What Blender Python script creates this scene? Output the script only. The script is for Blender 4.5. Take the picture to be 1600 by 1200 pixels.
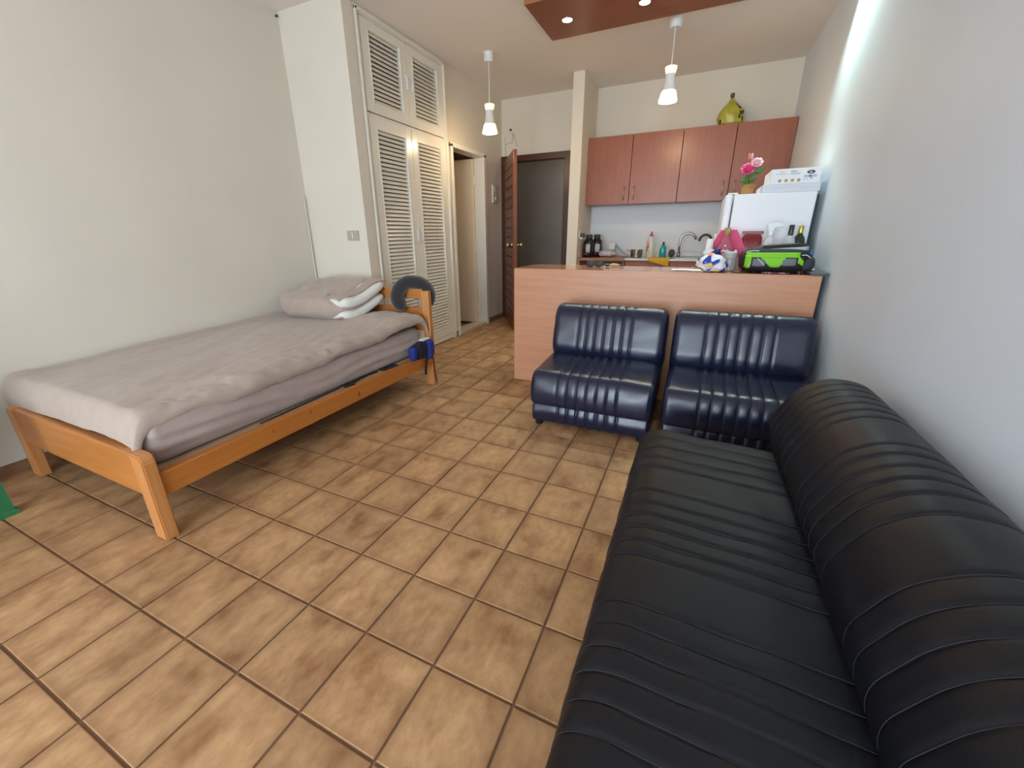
import bpy, bmesh, math, random
from mathutils import Vector, Matrix, noise
random.seed(7)
PI = math.pi
SC = bpy.context.scene
COL = SC.collection
for o in list(bpy.data.objects): bpy.data.objects.remove(o)

# ------------------------------------------------------------------ camera
CAM_C = Vector((2.28667, -0.16678, 1.1714))
CAM_R = ((0.90597, 0.42318, -0.01157), (0.13021, -0.30455, -0.94355), (-0.40282, 0.85333, -0.33102))
cd = bpy.data.cameras.new('camera'); cam = bpy.data.objects.new('camera', cd); COL.objects.link(cam)
rx, ry, rz = (Vector(r) for r in CAM_R)
m = Matrix((rx, -ry, -rz)).transposed().to_4x4(); m.translation = CAM_C
cam.matrix_world = m
cd.sensor_width = 36; cd.lens = 635.5645 / 1600 * 36
cd.shift_x = (800 - 780.387) / 1600; cd.shift_y = -(600 - 588.752) / 1600
cd.clip_start = 0.02
SC.camera = cam

# ------------------------------------------------------------------ world, lights, exposure
W = bpy.data.worlds.new('sky'); SC.world = W; W.use_nodes = True
bg = W.node_tree.nodes['Background']
bg.inputs['Color'].default_value = (0.74, 0.87, 1.0, 1); bg.inputs['Strength'].default_value = 12
def lamp(name, kind, loc, energy, color, **k):
    l = bpy.data.lights.new(name, kind); l.energy = energy; l.color = color
    o = bpy.data.objects.new(name, l); COL.objects.link(o); o.location = loc
    for a, b in k.items(): setattr(l, a, b)
    return o
def aim(o, d): o.rotation_euler = Vector(d).to_track_quat('-Z', 'Y').to_euler()
portal = lamp('balcony_daylight', 'AREA', (1.55, -3.38, 1.22), 1, (1, 1, 1), shape='RECTANGLE', size=2.7, size_y=2.36)
aim(portal, (0, 1, 0)); portal.data.cycles.is_portal = True
SC.view_settings.view_transform = 'Standard'; SC.view_settings.look = 'None'
SC.view_settings.gamma = 1; SC.view_settings.use_curve_mapping = False
SC.view_settings.exposure = 0.08
WARM = (1.0, 0.74, 0.42); COOL = (0.80, 1.0, 0.95)

# ------------------------------------------------------------------ materials
MATS = {}
def M(name, col, rough=.5, metal=0., col2=None, nscale=6., stretch=(1, 1, 1), bump=0., bscale=60., emit=0., ecol=None,
      trans=0., coat=0., spec=.5, sheen=0., voronoi=False, alpha=1., mix=(.35, .65), detail=4., rnd=False, bstretch=(1, 1, 1)):
    if name in MATS: return MATS[name]
    mt = bpy.data.materials.new(name); mt.use_nodes = True; nt = mt.node_tree; N = nt.nodes; L = nt.links
    p = N['Principled BSDF']
    p.inputs['Base Color'].default_value = (*col, 1); p.inputs['Roughness'].default_value = rough
    p.inputs['Metallic'].default_value = metal; p.inputs['Transmission Weight'].default_value = trans
    p.inputs['Coat Weight'].default_value = coat; p.inputs['Specular IOR Level'].default_value = spec
    p.inputs['Sheen Weight'].default_value = sheen; p.inputs['Alpha'].default_value = alpha
    tc = N.new('ShaderNodeTexCoord'); mp = N.new('ShaderNodeMapping'); mp.inputs['Scale'].default_value = stretch
    if rnd:
        oi = N.new('ShaderNodeObjectInfo'); sc = N.new('ShaderNodeVectorMath'); sc.operation = 'SCALE'
        sc.inputs[0].default_value = (37, 53, 71); L.new(oi.outputs['Random'], sc.inputs['Scale'])
        ad = N.new('ShaderNodeVectorMath'); L.new(tc.outputs['Object'], ad.inputs[0]); L.new(sc.outputs[0], ad.inputs[1])
        L.new(ad.outputs[0], mp.inputs['Vector'])
    else: L.new(tc.outputs['Object'], mp.inputs['Vector'])
    if col2:
        n = N.new('ShaderNodeTexNoise'); n.inputs['Scale'].default_value = nscale; n.inputs['Detail'].default_value = detail
        L.new(mp.outputs[0], n.inputs['Vector'])
        r = N.new('ShaderNodeValToRGB'); r.color_ramp.elements[0].position = mix[0]; r.color_ramp.elements[1].position = mix[1]
        r.color_ramp.elements[0].color = (*col, 1); r.color_ramp.elements[1].color = (*col2, 1)
        L.new(n.outputs['Fac'], r.inputs[0]); L.new(r.outputs[0], p.inputs['Base Color'])
    if bump:
        mp2 = N.new('ShaderNodeMapping'); mp2.inputs['Scale'].default_value = bstretch; L.new(tc.outputs['Object'], mp2.inputs['Vector'])
        b = N.new('ShaderNodeBump'); b.inputs['Strength'].default_value = bump; b.inputs['Distance'].default_value = .002
        if voronoi:
            n2 = N.new('ShaderNodeTexVoronoi'); n2.inputs['Scale'].default_value = bscale; L.new(n2.outputs['Distance'], b.inputs['Height'])
        else:
            n2 = N.new('ShaderNodeTexNoise'); n2.inputs['Scale'].default_value = bscale; n2.inputs['Detail'].default_value = 3; L.new(n2.outputs['Fac'], b.inputs['Height'])
        L.new(mp2.outputs[0], n2.inputs['Vector']); L.new(b.outputs[0], p.inputs['Normal'])
    if emit:
        p.inputs['Emission Color'].default_value = (*(ecol or col), 1); p.inputs['Emission Strength'].default_value = emit
    MATS[name] = mt
    return mt

def wood(name, a, b, rough=.4, axis='x', scale=7., **k):
    st = {'x': (.5, 9, 9), 'y': (9, .5, 9), 'z': (9, 9, .5)}[axis]
    return M(name, a, rough, col2=b, nscale=scale, stretch=st, detail=6, mix=(.3, .7), rnd=True, **k)

WALL = M('wall_paint', (.745, .68, .57), .85, col2=(.715, .65, .545), nscale=1.6, bump=.12, bscale=130)
CEIL = M('ceiling_paint', (.86, .79, .715), .9, bump=.12, bscale=110)
WALLR = M('right_wall_cool_cast', (.76, .825, .91), .55, col2=(.73, .79, .865), nscale=1.5, bump=.10, bscale=110)  # cool light on this wall is put into its colour
CREAM = M('cream_gloss_paint', (.80, .76, .66), .28, coat=.15)
CREAMD = M('cream_door_paint', (.84, .70, .52), .4)
DARKIN = M('dark_interior', (.10, .07, .05), .9)
SKIRT = M('skirting_tile', (.22, .105, .055), .35, col2=(.30, .16, .085), nscale=9)
GROUT = M('grout', (.21, .115, .065), .9)
PINE_X = wood('pine_x', (.52, .195, .045), (.43, .15, .032), .35, 'x', coat=.2)
PINE_Y = wood('pine_y', (.53, .185, .034), (.44, .145, .024), .35, 'y', coat=.2)
PINE_Z = wood('pine_z', (.60, .26, .085), (.51, .20, .058), .35, 'z', coat=.2)
LAM_X = wood('counter_laminate_x', (.60, .29, .16), (.53, .24, .125), .38, 'x', 5.)
LAM_T = wood('counter_top_laminate', (.50, .20, .095), (.42, .16, .075), .16, 'x', 5., coat=.3)
CHERRY = wood('cherry_laminate', (.29, .082, .036), (.34, .105, .048), .33, 'z', 5.)
PANELW = wood('ceiling_panel_laminate', (.30, .10, .045), (.25, .080, .036), .30, 'x', 5.)
PANELE = wood('ceiling_panel_edge', (.42, .17, .07), (.36, .14, .06), .4, 'x', 5.)
MAHOG = wood('mahogany', (.17, .046, .018), (.22, .062, .025), .3, 'z', 5., coat=.25)
MAHOGD = wood('mahogany_dark', (.055, .015, .009), (.075, .02, .011), .35, 'z', 5.)
LEATHER = M('navy_leather', (.008, .011, .034), .27, bump=.12, bscale=420, voronoi=True, spec=.62)
LEATHERD = M('navy_leather_dark', (.004, .0048, .0085), .44, bump=.15, bscale=420, voronoi=True, spec=.36)  # darker, duller leather for the long sofa
THREAD = M('blue_thread', (.013, .014, .024), .8)
BLACKP = M('black_plastic', (.012, .012, .013), .35)
BLACKC = M('black_cloth', (.012, .012, .014), .9)
LINEN = M('taupe_linen', (.44, .345, .285), .9, col2=(.41, .315, .26), nscale=14, bump=.15, bscale=600, sheen=.25)
LINEN2 = M('taupe_sheet', (.42, .33, .29), .9, col2=(.39, .30, .265), nscale=14, bump=.15, bscale=600, sheen=.25)
WHITEC = M('white_cotton', (.76, .73, .66), .9, bump=.2, bscale=300)
GREYC = M('charcoal_velour', (.022, .020, .023), .95, sheen=.6, bump=.25, bscale=500)
STEEL = M('brushed_steel', (.55, .52, .47), .28, 1.)
CHROME = M('chrome', (.75, .75, .75), .12, 1.)
BRASS = M('brass', (.70, .52, .28), .2, 1.)
WHITE = M('white_enamel', (.80, .82, .84), .3)
WHITEP = M('white_plastic', (.78, .78, .75), .4)
BOARD = M('brown_board', (.42, .33, .25), .7)

# ------------------------------------------------------------------ mesh helpers
BASE = {}
def _center(bm, bottom=False):
    xs = [v.co for v in bm.verts]
    lo = Vector((min(c.x for c in xs), min(c.y for c in xs), min(c.z for c in xs)))
    hi = Vector((max(c.x for c in xs), max(c.y for c in xs), max(c.z for c in xs)))
    c = (lo + hi) / 2
    if bottom: c.z = lo.z
    return c
def obj(name, bm, mats, parent=None, smooth=False, kind=None, sub=0, solid=0., label=None, fix=True, offset=-1):
    """one mesh object; the bmesh is in world coordinates"""
    if fix: bmesh.ops.recalc_face_normals(bm, faces=bm.faces)
    c = _center(bm, parent is None)
    bmesh.ops.translate(bm, verts=bm.verts, vec=-c)
    me = bpy.data.meshes.new(name); bm.to_mesh(me); bm.free()
    for mt in (mats if isinstance(mats, (list, tuple)) else [mats]): me.materials.append(mt)
    if smooth:
        for p in me.polygons: p.use_smooth = True
        if smooth != True: me.set_sharp_from_angle(angle=math.radians(smooth))
    o = bpy.data.objects.new(name, me); COL.objects.link(o)
    BASE[o.name] = c
    if parent is not None:
        o.parent = parent; o.location = c - BASE[parent.name]
    else: o.location = c
    if solid:
        s = o.modifiers.new('thickness', 'SOLIDIFY'); s.thickness = solid; s.offset = offset
    if sub:
        s = o.modifiers.new('smooth', 'SUBSURF'); s.levels = sub; s.render_levels = sub
    if kind: o['kind'] = kind
    if label: o['label'] = label
    return o
def tag(o, label, cat, group=None):
    o['label'] = label; o['category'] = cat
    if group: o['group'] = group
    return o
def thing(name, label, cat, loc, group=None):
    o = bpy.data.objects.new(name, None); COL.objects.link(o); o.location = loc; o.empty_display_size = .1
    BASE[o.name] = Vector(loc)
    return tag(o, label, cat, group)
def struct(name, bm, mats, parent=None, **k): return obj(name, bm, mats, parent, kind='structure', **k)

def B(): return bmesh.new()
def box(bm, x0, x1, y0, y1, z0, z1, bev=0., seg=2, mi=0):
    r = bmesh.ops.create_cube(bm, size=1)
    vs = r['verts']
    for v in vs: v.co = Vector(((x0 + x1) / 2 + v.co.x * (x1 - x0), (y0 + y1) / 2 + v.co.y * (y1 - y0), (z0 + z1) / 2 + v.co.z * (z1 - z0)))
    fs = set(f for v in vs for f in v.link_faces)
    for f in fs: f.material_index = mi
    if bev:
        es = set(e for v in vs for e in v.link_edges)
        bmesh.ops.bevel(bm, geom=list(es), offset=bev, segments=seg, affect='EDGES', profile=.5)
    return bm
def bx(*a, **k): return box(B(), *a, **k)
def ring(bm, pts): return [bm.verts.new(p) for p in pts]
def skin(bm, rings, closed=True, cap=True, mi=0):
    fs = []
    for a, b in zip(rings, rings[1:]):
        n = len(a)
        for i in range(n if closed else n - 1):
            j = (i + 1) % n
            fs.append(bm.faces.new((a[i], a[j], b[j], b[i])))
    if cap:
        fs.append(bm.faces.new(list(reversed(rings[0])))); fs.append(bm.faces.new(rings[-1]))
    for f in fs: f.material_index = mi
    return fs
def lathe(bm, cx, cy, prof, n=20, mi=0, cap=True, sx=1., sy=1.):
    rs = [ring(bm, [(cx + sx * max(r, 1e-4) * math.cos(2 * PI * i / n), cy + sy * max(r, 1e-4) * math.sin(2 * PI * i / n), z) for i in range(n)]) for r, z in prof]
    skin(bm, rs, True, cap, mi); return bm
def tube(bm, pts, r, n=8, mi=0, cap=True, rs=None):
    pts = [Vector(p) for p in pts]; rings = []
    up = None
    for i, p in enumerate(pts):
        t = (pts[min(i + 1, len(pts) - 1)] - pts[max(i - 1, 0)]).normalized()
        if up is None:
            up = Vector((0, 0, 1)) if abs(t.z) < .9 else Vector((1, 0, 0))
        a = t.cross(up); a = a.normalized() if a.length > 1e-6 else Vector((1, 0, 0)); b = a.cross(t).normalized(); up = b
        rr = rs[i] if rs else r
        rings.append(ring(bm, [p + a * rr * math.cos(2 * PI * k / n) + b * rr * math.sin(2 * PI * k / n) for k in range(n)]))
    skin(bm, rings, True, cap, mi); return bm
def prism(bm, poly, fn, mi=0):
    """poly: 2D points; fn(a, b, s) -> 3D point for s = 0 and 1"""
    r0 = ring(bm, [fn(a, b, 0) for a, b in poly]); r1 = ring(bm, [fn(a, b, 1) for a, b in poly])
    skin(bm, [r0, r1], True, True, mi); return bm
def grid(bm, nu, nv, fn, mi=0):
    vs = [[bm.verts.new(fn(i / nu, j / nv)) for j in range(nv + 1)] for i in range(nu + 1)]
    for i in range(nu):
        for j in range(nv):
            f = bm.faces.new((vs[i][j], vs[i + 1][j], vs[i + 1][j + 1], vs[i][j + 1])); f.material_index = mi
    return vs
def nz(x, y, z=0., s=1.): return noise.noise(Vector((x * s, y * s, z * s)))
def lerp(a, b, t): return a + (b - a) * t
def sstep(a, b, x):
    t = max(0, min(1, (x - a) / (b - a))); return t * t * (3 - 2 * t)
def superell(bm, c, r, p=3., n=28, mm=14, fn=None, pz=None):
    """closed superellipsoid"""
    pz = pz or p
    sg = lambda v, e: math.copysign(abs(v) ** e, v)
    rings = []
    for j in range(1, mm):
        ph = -PI / 2 + PI * j / mm; row = []
        for i in range(n):
            th = 2 * PI * i / n
            v = Vector((r[0] * sg(math.cos(ph), 2 / pz) * sg(math.cos(th), 2 / p), r[1] * sg(math.cos(ph), 2 / pz) * sg(math.sin(th), 2 / p), r[2] * sg(math.sin(ph), 2 / pz)))
            if fn: v = fn(v)
            row.append(Vector(c) + v)
        rings.append(ring(bm, row))
    skin(bm, rings, True, False)
    for rr, z in ((rings[0], -r[2]), (rings[-1], r[2])):
        v = Vector((0, 0, z)); v = fn(v) if fn else v
        t = bm.verts.new(Vector(c) + v)
        for i in range(n): bm.faces.new((rr[i], rr[(i + 1) % n], t))
    return bm
def rot_bm(bm, ang, axis, c): bmesh.ops.rotate(bm, verts=bm.verts, cent=Vector(c), matrix=Matrix.Rotation(ang, 3, axis)); return bm

def rounded(poly, r, n=6):
    """round the corners of a closed 2D polygon; r is one radius or a list"""
    out = []; m_ = len(poly)
    for i in range(m_):
        p = Vector(poly[i]); a = Vector(poly[i - 1]); c = Vector(poly[(i + 1) % m_]); rr = r[i] if isinstance(r, (list, tuple)) else r
        d1 = (a - p); d2 = (c - p); rr = min(rr, d1.length * .49, d2.length * .49)
        s = p + d1.normalized() * rr; e = p + d2.normalized() * rr
        for k in range(n + 1):
            t = k / n; out.append((s * (1 - t) ** 2 + p * 2 * t * (1 - t) + e * t * t))
    return out
def resample(poly, step):
    out = []; m_ = len(poly)
    for i in range(m_):
        a, b = poly[i], poly[(i + 1) % m_]; k = max(1, int((b - a).length / step))
        for q in range(k): out.append(a.lerp(b, q / k))
    return out
def cushion(poly, rad, c0, c1, seams, fn, groove=.007, gw=.007, puff=.004, endr=.04, step=.03, wr=.0):
    """sweep a rounded profile along an axis; sewn channels pinch the surface; fn(a, b, c) -> 3D"""
    P = resample(rounded(poly, rad), step); n = len(P)
    nr = []
    area = sum(P[i].x * P[(i + 1) % n].y - P[(i + 1) % n].x * P[i].y for i in range(n)); sg = 1 if area > 0 else -1
    for i in range(n):
        t = (P[(i + 1) % n] - P[i - 1]).normalized(); nr.append(Vector((t.y, -t.x)) * sg)
    st = set()
    for k in range(9): d = endr * (1 - math.cos(k / 8 * PI / 2)); st.add(round(c0 + d, 5)); st.add(round(c1 - d, 5))
    nn = int((c1 - c0) / .03)
    for k in range(1, nn): st.add(round(lerp(c0, c1, k / nn), 5))
    for s in seams:
        for d in (-2.2, -1.2, -.5, 0, .5, 1.2, 2.2): st.add(round(s + d * gw, 5))
    st = sorted(x for x in st if c0 <= x <= c1)
    ss = sorted(seams); bm = B(); rings = []
    for c in st:
        d = min(c - c0, c1 - c); ins = 0
        if d < endr: ins = endr - math.sqrt(max(0, endr ** 2 - (endr - d) ** 2))
        for s in seams: ins += groove * math.exp(-((c - s) / gw) ** 2)
        for a, b_ in zip(ss, ss[1:]):
            if a < c < b_ and b_ - a < .12: ins -= puff * math.sin(PI * (c - a) / (b_ - a))
        row = []
        for i in range(n):
            w = wr * nz(P[i].x * 9, P[i].y * 9, c * 7) + wr * .5 * nz(P[i].x * 22, P[i].y * 22, c * 15)
            q = P[i] - nr[i] * (ins - w); row.append(fn(q.x, q.y, c))
        rings.append(ring(bm, row))
    skin(bm, rings, True, True)
    # stitching threads on the seams
    th = B()
    for s in seams:
        tube(th, [fn(*(P[i] - nr[i] * (groove - .0015)), s) for i in list(range(n)) + [0]], .0009, 4, cap=False)
    return bm, th


# ================================================================== SETTING
XL, XR, YB, ZC = -0.86, 3.0, -3.4, 2.79
YE, YK, XC = 5.38, 5.50, -0.255      # entrance wall, kitchen wall, corridor wall
floor = struct('floor', bx(-1.9, XR + .1, YB, YK + 1.5, -.10, -.006), GROUT)
# tiles: one shared mesh, 25 cm pitch
def tile_bm():
    bm = B(); h = .1215; d = .0025
    top = [(-h + d, -h + d), (h - d, -h + d), (h - d, h - d), (-h + d, h - d)]
    bot = [(-h, -h), (h, -h), (h, h), (-h, h)]
    skin(bm, [ring(bm, [(x, y, -.006) for x, y in bot]), ring(bm, [(x, y, -.0015) for x, y in bot]), ring(bm, [(x, y, 0) for x, y in top])])
    return bm
def tile_mat():
    mt = bpy.data.materials.new('terracotta_tile'); mt.use_nodes = True; N = mt.node_tree.nodes; L = mt.node_tree.links; p = N['Principled BSDF']
    tc = N.new('ShaderNodeTexCoord'); oi = N.new('ShaderNodeObjectInfo')
    sc = N.new('ShaderNodeVectorMath'); sc.operation = 'SCALE'; sc.inputs[0].default_value = (41, 67, 23); L.new(oi.outputs['Random'], sc.inputs['Scale'])
    ad = N.new('ShaderNodeVectorMath'); L.new(tc.outputs['Object'], ad.inputs[0]); L.new(sc.outputs[0], ad.inputs[1])
    mp = N.new('ShaderNodeMapping'); mp.inputs['Scale'].default_value = (1.0, .62, 1); L.new(ad.outputs[0], mp.inputs['Vector'])
    def nse(s, d, r=.5):
        n = N.new('ShaderNodeTexNoise'); n.inputs['Scale'].default_value = s; n.inputs['Detail'].default_value = d; n.inputs['Roughness'].default_value = r; L.new(mp.outputs[0], n.inputs['Vector']); return n
    n1 = nse(10, 3); n2 = nse(34, 5, .65)
    r1 = N.new('ShaderNodeValToRGB'); e = r1.color_ramp.elements
    e[0].position = .30; e[0].color = (.33, .16, .07, 1); e[1].position = .62; e[1].color = (.60, .355, .175, 1)
    m_ = r1.color_ramp.elements.new(.44); m_.color = (.49, .275, .135, 1); L.new(n1.outputs['Fac'], r1.inputs[0])
    r2 = N.new('ShaderNodeValToRGB'); e = r2.color_ramp.elements
    e[0].position = .33; e[0].color = (.78, .72, .66, 1); e[1].position = .60; e[1].color = (1.03, 1.02, 1.0, 1); L.new(n2.outputs['Fac'], r2.inputs[0])
    mx = N.new('ShaderNodeMix'); mx.data_type = 'RGBA'; mx.blend_type = 'MULTIPLY'; mx.inputs['Factor'].default_value = .8
    L.new(r1.outputs[0], mx.inputs['A']); L.new(r2.outputs[0], mx.inputs['B'])
    # darker fired rim
    sp = N.new('ShaderNodeSeparateXYZ'); L.new(tc.outputs['Object'], sp.inputs[0])
    ab = []
    for k in 'XY':
        a = N.new('ShaderNodeMath'); a.operation = 'ABSOLUTE'; L.new(sp.outputs[k], a.inputs[0]); ab.append(a)
    mxm = N.new('ShaderNodeMath'); mxm.operation = 'MAXIMUM'; L.new(ab[0].outputs[0], mxm.inputs[0]); L.new(ab[1].outputs[0], mxm.inputs[1])
    mr = N.new('ShaderNodeMapRange'); mr.inputs['From Min'].default_value = .09; mr.inputs['From Max'].default_value = .122; mr.inputs['To Min'].default_value = 0; mr.inputs['To Max'].default_value = .45
    L.new(mxm.outputs[0], mr.inputs['Value'])
    rim = N.new('ShaderNodeMix'); rim.data_type = 'RGBA'; L.new(mr.outputs[0], rim.inputs['Factor']); L.new(mx.outputs['Result'], rim.inputs['A']); rim.inputs['B'].default_value = (.30, .145, .065, 1)
    hs = N.new('ShaderNodeHueSaturation'); v = N.new('ShaderNodeMapRange'); v.inputs['To Min'].default_value = .80; v.inputs['To Max'].default_value = 1.0
    L.new(oi.outputs['Random'], v.inputs['Value']); L.new(v.outputs[0], hs.inputs['Value']); L.new(rim.outputs['Result'], hs.inputs['Color'])
    L.new(hs.outputs[0], p.inputs['Base Color'])
    p.inputs['Roughness'].default_value = .42; p.inputs['Specular IOR Level'].default_value = .35
    b = N.new('ShaderNodeBump'); b.inputs['Strength'].default_value = .15; b.inputs['Distance'].default_value = .002; L.new(n2.outputs['Fac'], b.inputs['Height']); L.new(b.outputs[0], p.inputs['Normal'])
    return mt
TILE = tile_mat()
tme = bpy.data.meshes.new('tile'); _b = tile_bm(); bmesh.ops.recalc_face_normals(_b, faces=_b.faces); _b.to_mesh(tme); _b.free(); tme.materials.append(TILE)
def cam_uv(p):
    d = Vector(p) - CAM_C; x, y, z = rx.dot(d), ry.dot(d), rz.dot(d)
    return None if z < .05 else (780.387 + 635.56 * x / z, 588.75 + 635.56 * y / z)
rest = B(); n_t = 0
fb = BASE['floor']
for L_ in range(-14, 22):
    for j in range(-4, 12):
        cx, cy = (j + .5) * .25, (L_ + .5) * .25
        if cx < XL - .12 or (cy > 2.7 and cx < -.5) or cy > 5.45: continue
        uv = cam_uv((cx, cy, 0))
        seen = uv and -90 < uv[0] < 1640 and -20 < uv[1] < 1300
        hidden = (cx > 2.3 and cy < 2.0) or (cx > 1.6 and 2.15 < cy < 2.8) or (cx > 1.15 and cy > 2.9) or (cx < .3 and .8 < cy < 2.5)
        if seen and not hidden and n_t < 298:
            o = bpy.data.objects.new('tile', tme); COL.objects.link(o); o.parent = floor
            o.location = Vector((cx + random.uniform(-.0006, .0006), cy + random.uniform(-.0006, .0006), random.uniform(-.0004, .0004))) - fb; n_t += 1
            o.rotation_euler = (0, 0, random.choice((0, PI)))
        else:
            q = tile_bm(); bmesh.ops.translate(q, verts=q.verts, vec=(cx, cy, 0)); tmp = bpy.data.meshes.new('t'); q.to_mesh(tmp); q.free(); rest.from_mesh(tmp); bpy.data.meshes.remove(tmp)
rest_o = obj('tile_field', rest, TILE, floor); rest_o['kind'] = 'stuff'
struct('ceiling', bx(-2.0, XR + .1, YB - .1, YK + .1, ZC, ZC + .1), CEIL)
struct('wall_left', bx(XL - .1, XL, YB - .1, 2.62, -.05, ZC), WALL)
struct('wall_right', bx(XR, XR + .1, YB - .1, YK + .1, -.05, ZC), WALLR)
bm = B(); box(bm, XL - .1, XC + .03, 2.61, 2.712, -.05, ZC); struct('wall_closet', bm, WALL)
bm = B()   # corridor wall: over the wardrobe the frame fills up to the ceiling
box(bm, XC - .10, XC, 3.985, 4.05, -.05, ZC); box(bm, XC - .10, XC, 4.05, 4.83, 2.085, ZC); box(bm, XC - .10, XC, 4.83, YE + .1, -.05, ZC)
struct('wall_corridor', bm, WALL)
bm = B(); box(bm, XC - .1, -.225, YE, YE + .1, 2.12, ZC); box(bm, -.225, .90, YE, YE + .22, 2.13, ZC); box(bm, .70, .90, YE, YE + .22, -.05, 2.13)
struct('wall_entrance', bm, WALL)
struct('wall_kitchen', bx(.93, XR, YK, YK + .1, -.05, ZC), WALL)
struct('trim_3', bx(.9625, XR - .002, YK - .006, YK - .0005, .80, 1.489), M('backsplash_paint', (.74, .77, .80), .5))
lamp('hall_fill', 'POINT', (1.25, 6.05, 2.2), 14, (1, .93, .82), shadow_soft_size=.15)  # unseen lamp, added to lift the dark hall wall
struct('trim_1', bx(.838, .962, 4.85, YK + .02, -.02, ZC), WALL)          # pier beside the kitchen
bm = B()   # wall with the balcony opening behind the camera
box(bm, XL - .1, .20, YB - .1, YB, -.05, ZC); box(bm, 2.90, XR + .1, YB - .1, YB, -.05, ZC); box(bm, .20, 2.90, YB - .1, YB, 2.40, ZC); box(bm, .20, 2.90, YB - .1, YB, -.05, .02)
struct('wall_back', bm, WALL)
bm = B()
for x in (.20, 1.525, 2.85): box(bm, x, x + .05, YB - .07, YB - .02, .02, 2.40, .004)
box(bm, .20, 2.90, YB - .07, YB - .02, 2.35, 2.40, .004); box(bm, .20, 2.90, YB - .07, YB - .02, .02, .06, .004)
struct('window_1', bm, WHITEP)
# skirting
struct('trim_4', tube(B(), [(XL + .008, 2.58, 0), (XL + .008, 2.58, 1.5)], .005, 8), WALL)
struct('baseboard_left', bx(XL, XL + .012, YB, 2.61, 0, .058, .002), SKIRT)
bm = B(); box(bm, XC, XC + .012, 4.865, YE - .04, 0, .065, .002); struct('baseboard_corridor', bm, SKIRT)
bm = B(); box(bm, XR - .012, XR, YB, 2.80, 0, .065, .002); struct('baseboard_right', bm, SKIRT)
bm = B(); box(bm, XC, XC + .014, 3.99, 4.045, 0, .065, .002); struct('baseboard_pier', bm, SKIRT)
# hallway behind the entrance door
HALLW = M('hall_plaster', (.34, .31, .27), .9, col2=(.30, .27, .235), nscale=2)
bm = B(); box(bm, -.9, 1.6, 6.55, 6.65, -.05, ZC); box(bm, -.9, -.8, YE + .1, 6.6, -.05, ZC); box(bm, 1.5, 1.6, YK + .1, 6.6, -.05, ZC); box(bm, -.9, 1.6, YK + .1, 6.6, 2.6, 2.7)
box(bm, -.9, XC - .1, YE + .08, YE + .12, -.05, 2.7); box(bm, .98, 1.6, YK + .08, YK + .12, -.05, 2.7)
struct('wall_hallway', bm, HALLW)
# bathroom behind the cream door
BATHW = M('bath_plaster', (.62, .52, .40), .8)
bm = B(); box(bm, -1.8, -1.7, 3.9, 5.6, -.05, 2.5); box(bm, -1.8, XC - .1, 3.9, 3.98, -.05, 2.5); box(bm, -1.8, XC - .1, 5.45, 5.55, -.05, 2.5); box(bm, -1.8, XC - .1, 3.9, 5.55, 2.4, 2.5)
struct('wall_bathroom', bm, BATHW)
bm = B(); box(bm, XC - .14, XC + .015, 4.06, 4.82, 0, .035, .004); struct('trim_2', bm, M('threshold_marble', (.66, .55, .40), .35, col2=(.56, .44, .31), nscale=12))

# ------------------------------------------------------------------ bathroom door (cream) and its frame
door1 = thing('bathroom_door', 'cream painted bathroom door standing open in its white frame beside the louvred wardrobe', 'door', (XC, 4.44, 0))
FX = XC + .028
def casing(y0, y1, z0, z1): return bx(XC - .10, FX, y0, y1, z0, z1, bev=.004)
cs = B(); box(cs, XC - .12, FX, 4.03, 4.075, 0, 2.085, .004); box(cs, XC - .12, FX, 4.792, 4.855, 0, 2.085, .004); box(cs, XC - .12, FX, 4.03, 4.855, 2.055, 2.10, .004)
fr1 = obj('door_frame', cs, CREAM, door1)
leaf1 = obj('door_leaf', bx(XC - .84, XC - .115, 4.745, 4.785, .02, 2.045, bev=.003), CREAMD, door1)
for z in (.22, 1.03, 1.80):
    hb = B(); lathe(hb, XC - .108, 4.775, [(.008, z - .055), (.008, z + .055)], 10); box(hb, XC - .125, XC - .09, 4.777, 4.79, z - .05, z + .05, .001); obj('hinge', hb, CREAM, leaf1)
hb = B(); tube(hb, [(XC - .78, 4.745, 1.02), (XC - .78, 4.70, 1.02), (XC - .68, 4.70, 1.02)], .009, 8); obj('door_handle', hb, BRASS, leaf1)

# ------------------------------------------------------------------ entrance door (mahogany), open into the room
door2 = thing('entrance_door', 'dark mahogany entrance door standing ajar with brass knob and grooved panels', 'door', (-.23, YE, 0))
bm = B(); box(bm, XC + .004, -.195, YE - .035, YE + .09, 0, 2.14, .004); box(bm, -.195, .70, YE - .035, YE + .09, 2.065, 2.14, .004); box(bm, .62, .70, YE - .035, YE + .09, 0, 2.07, .004)
obj('door_frame', bm, MAHOGD, door2, label='dark mahogany door frame around the hallway opening')
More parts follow.
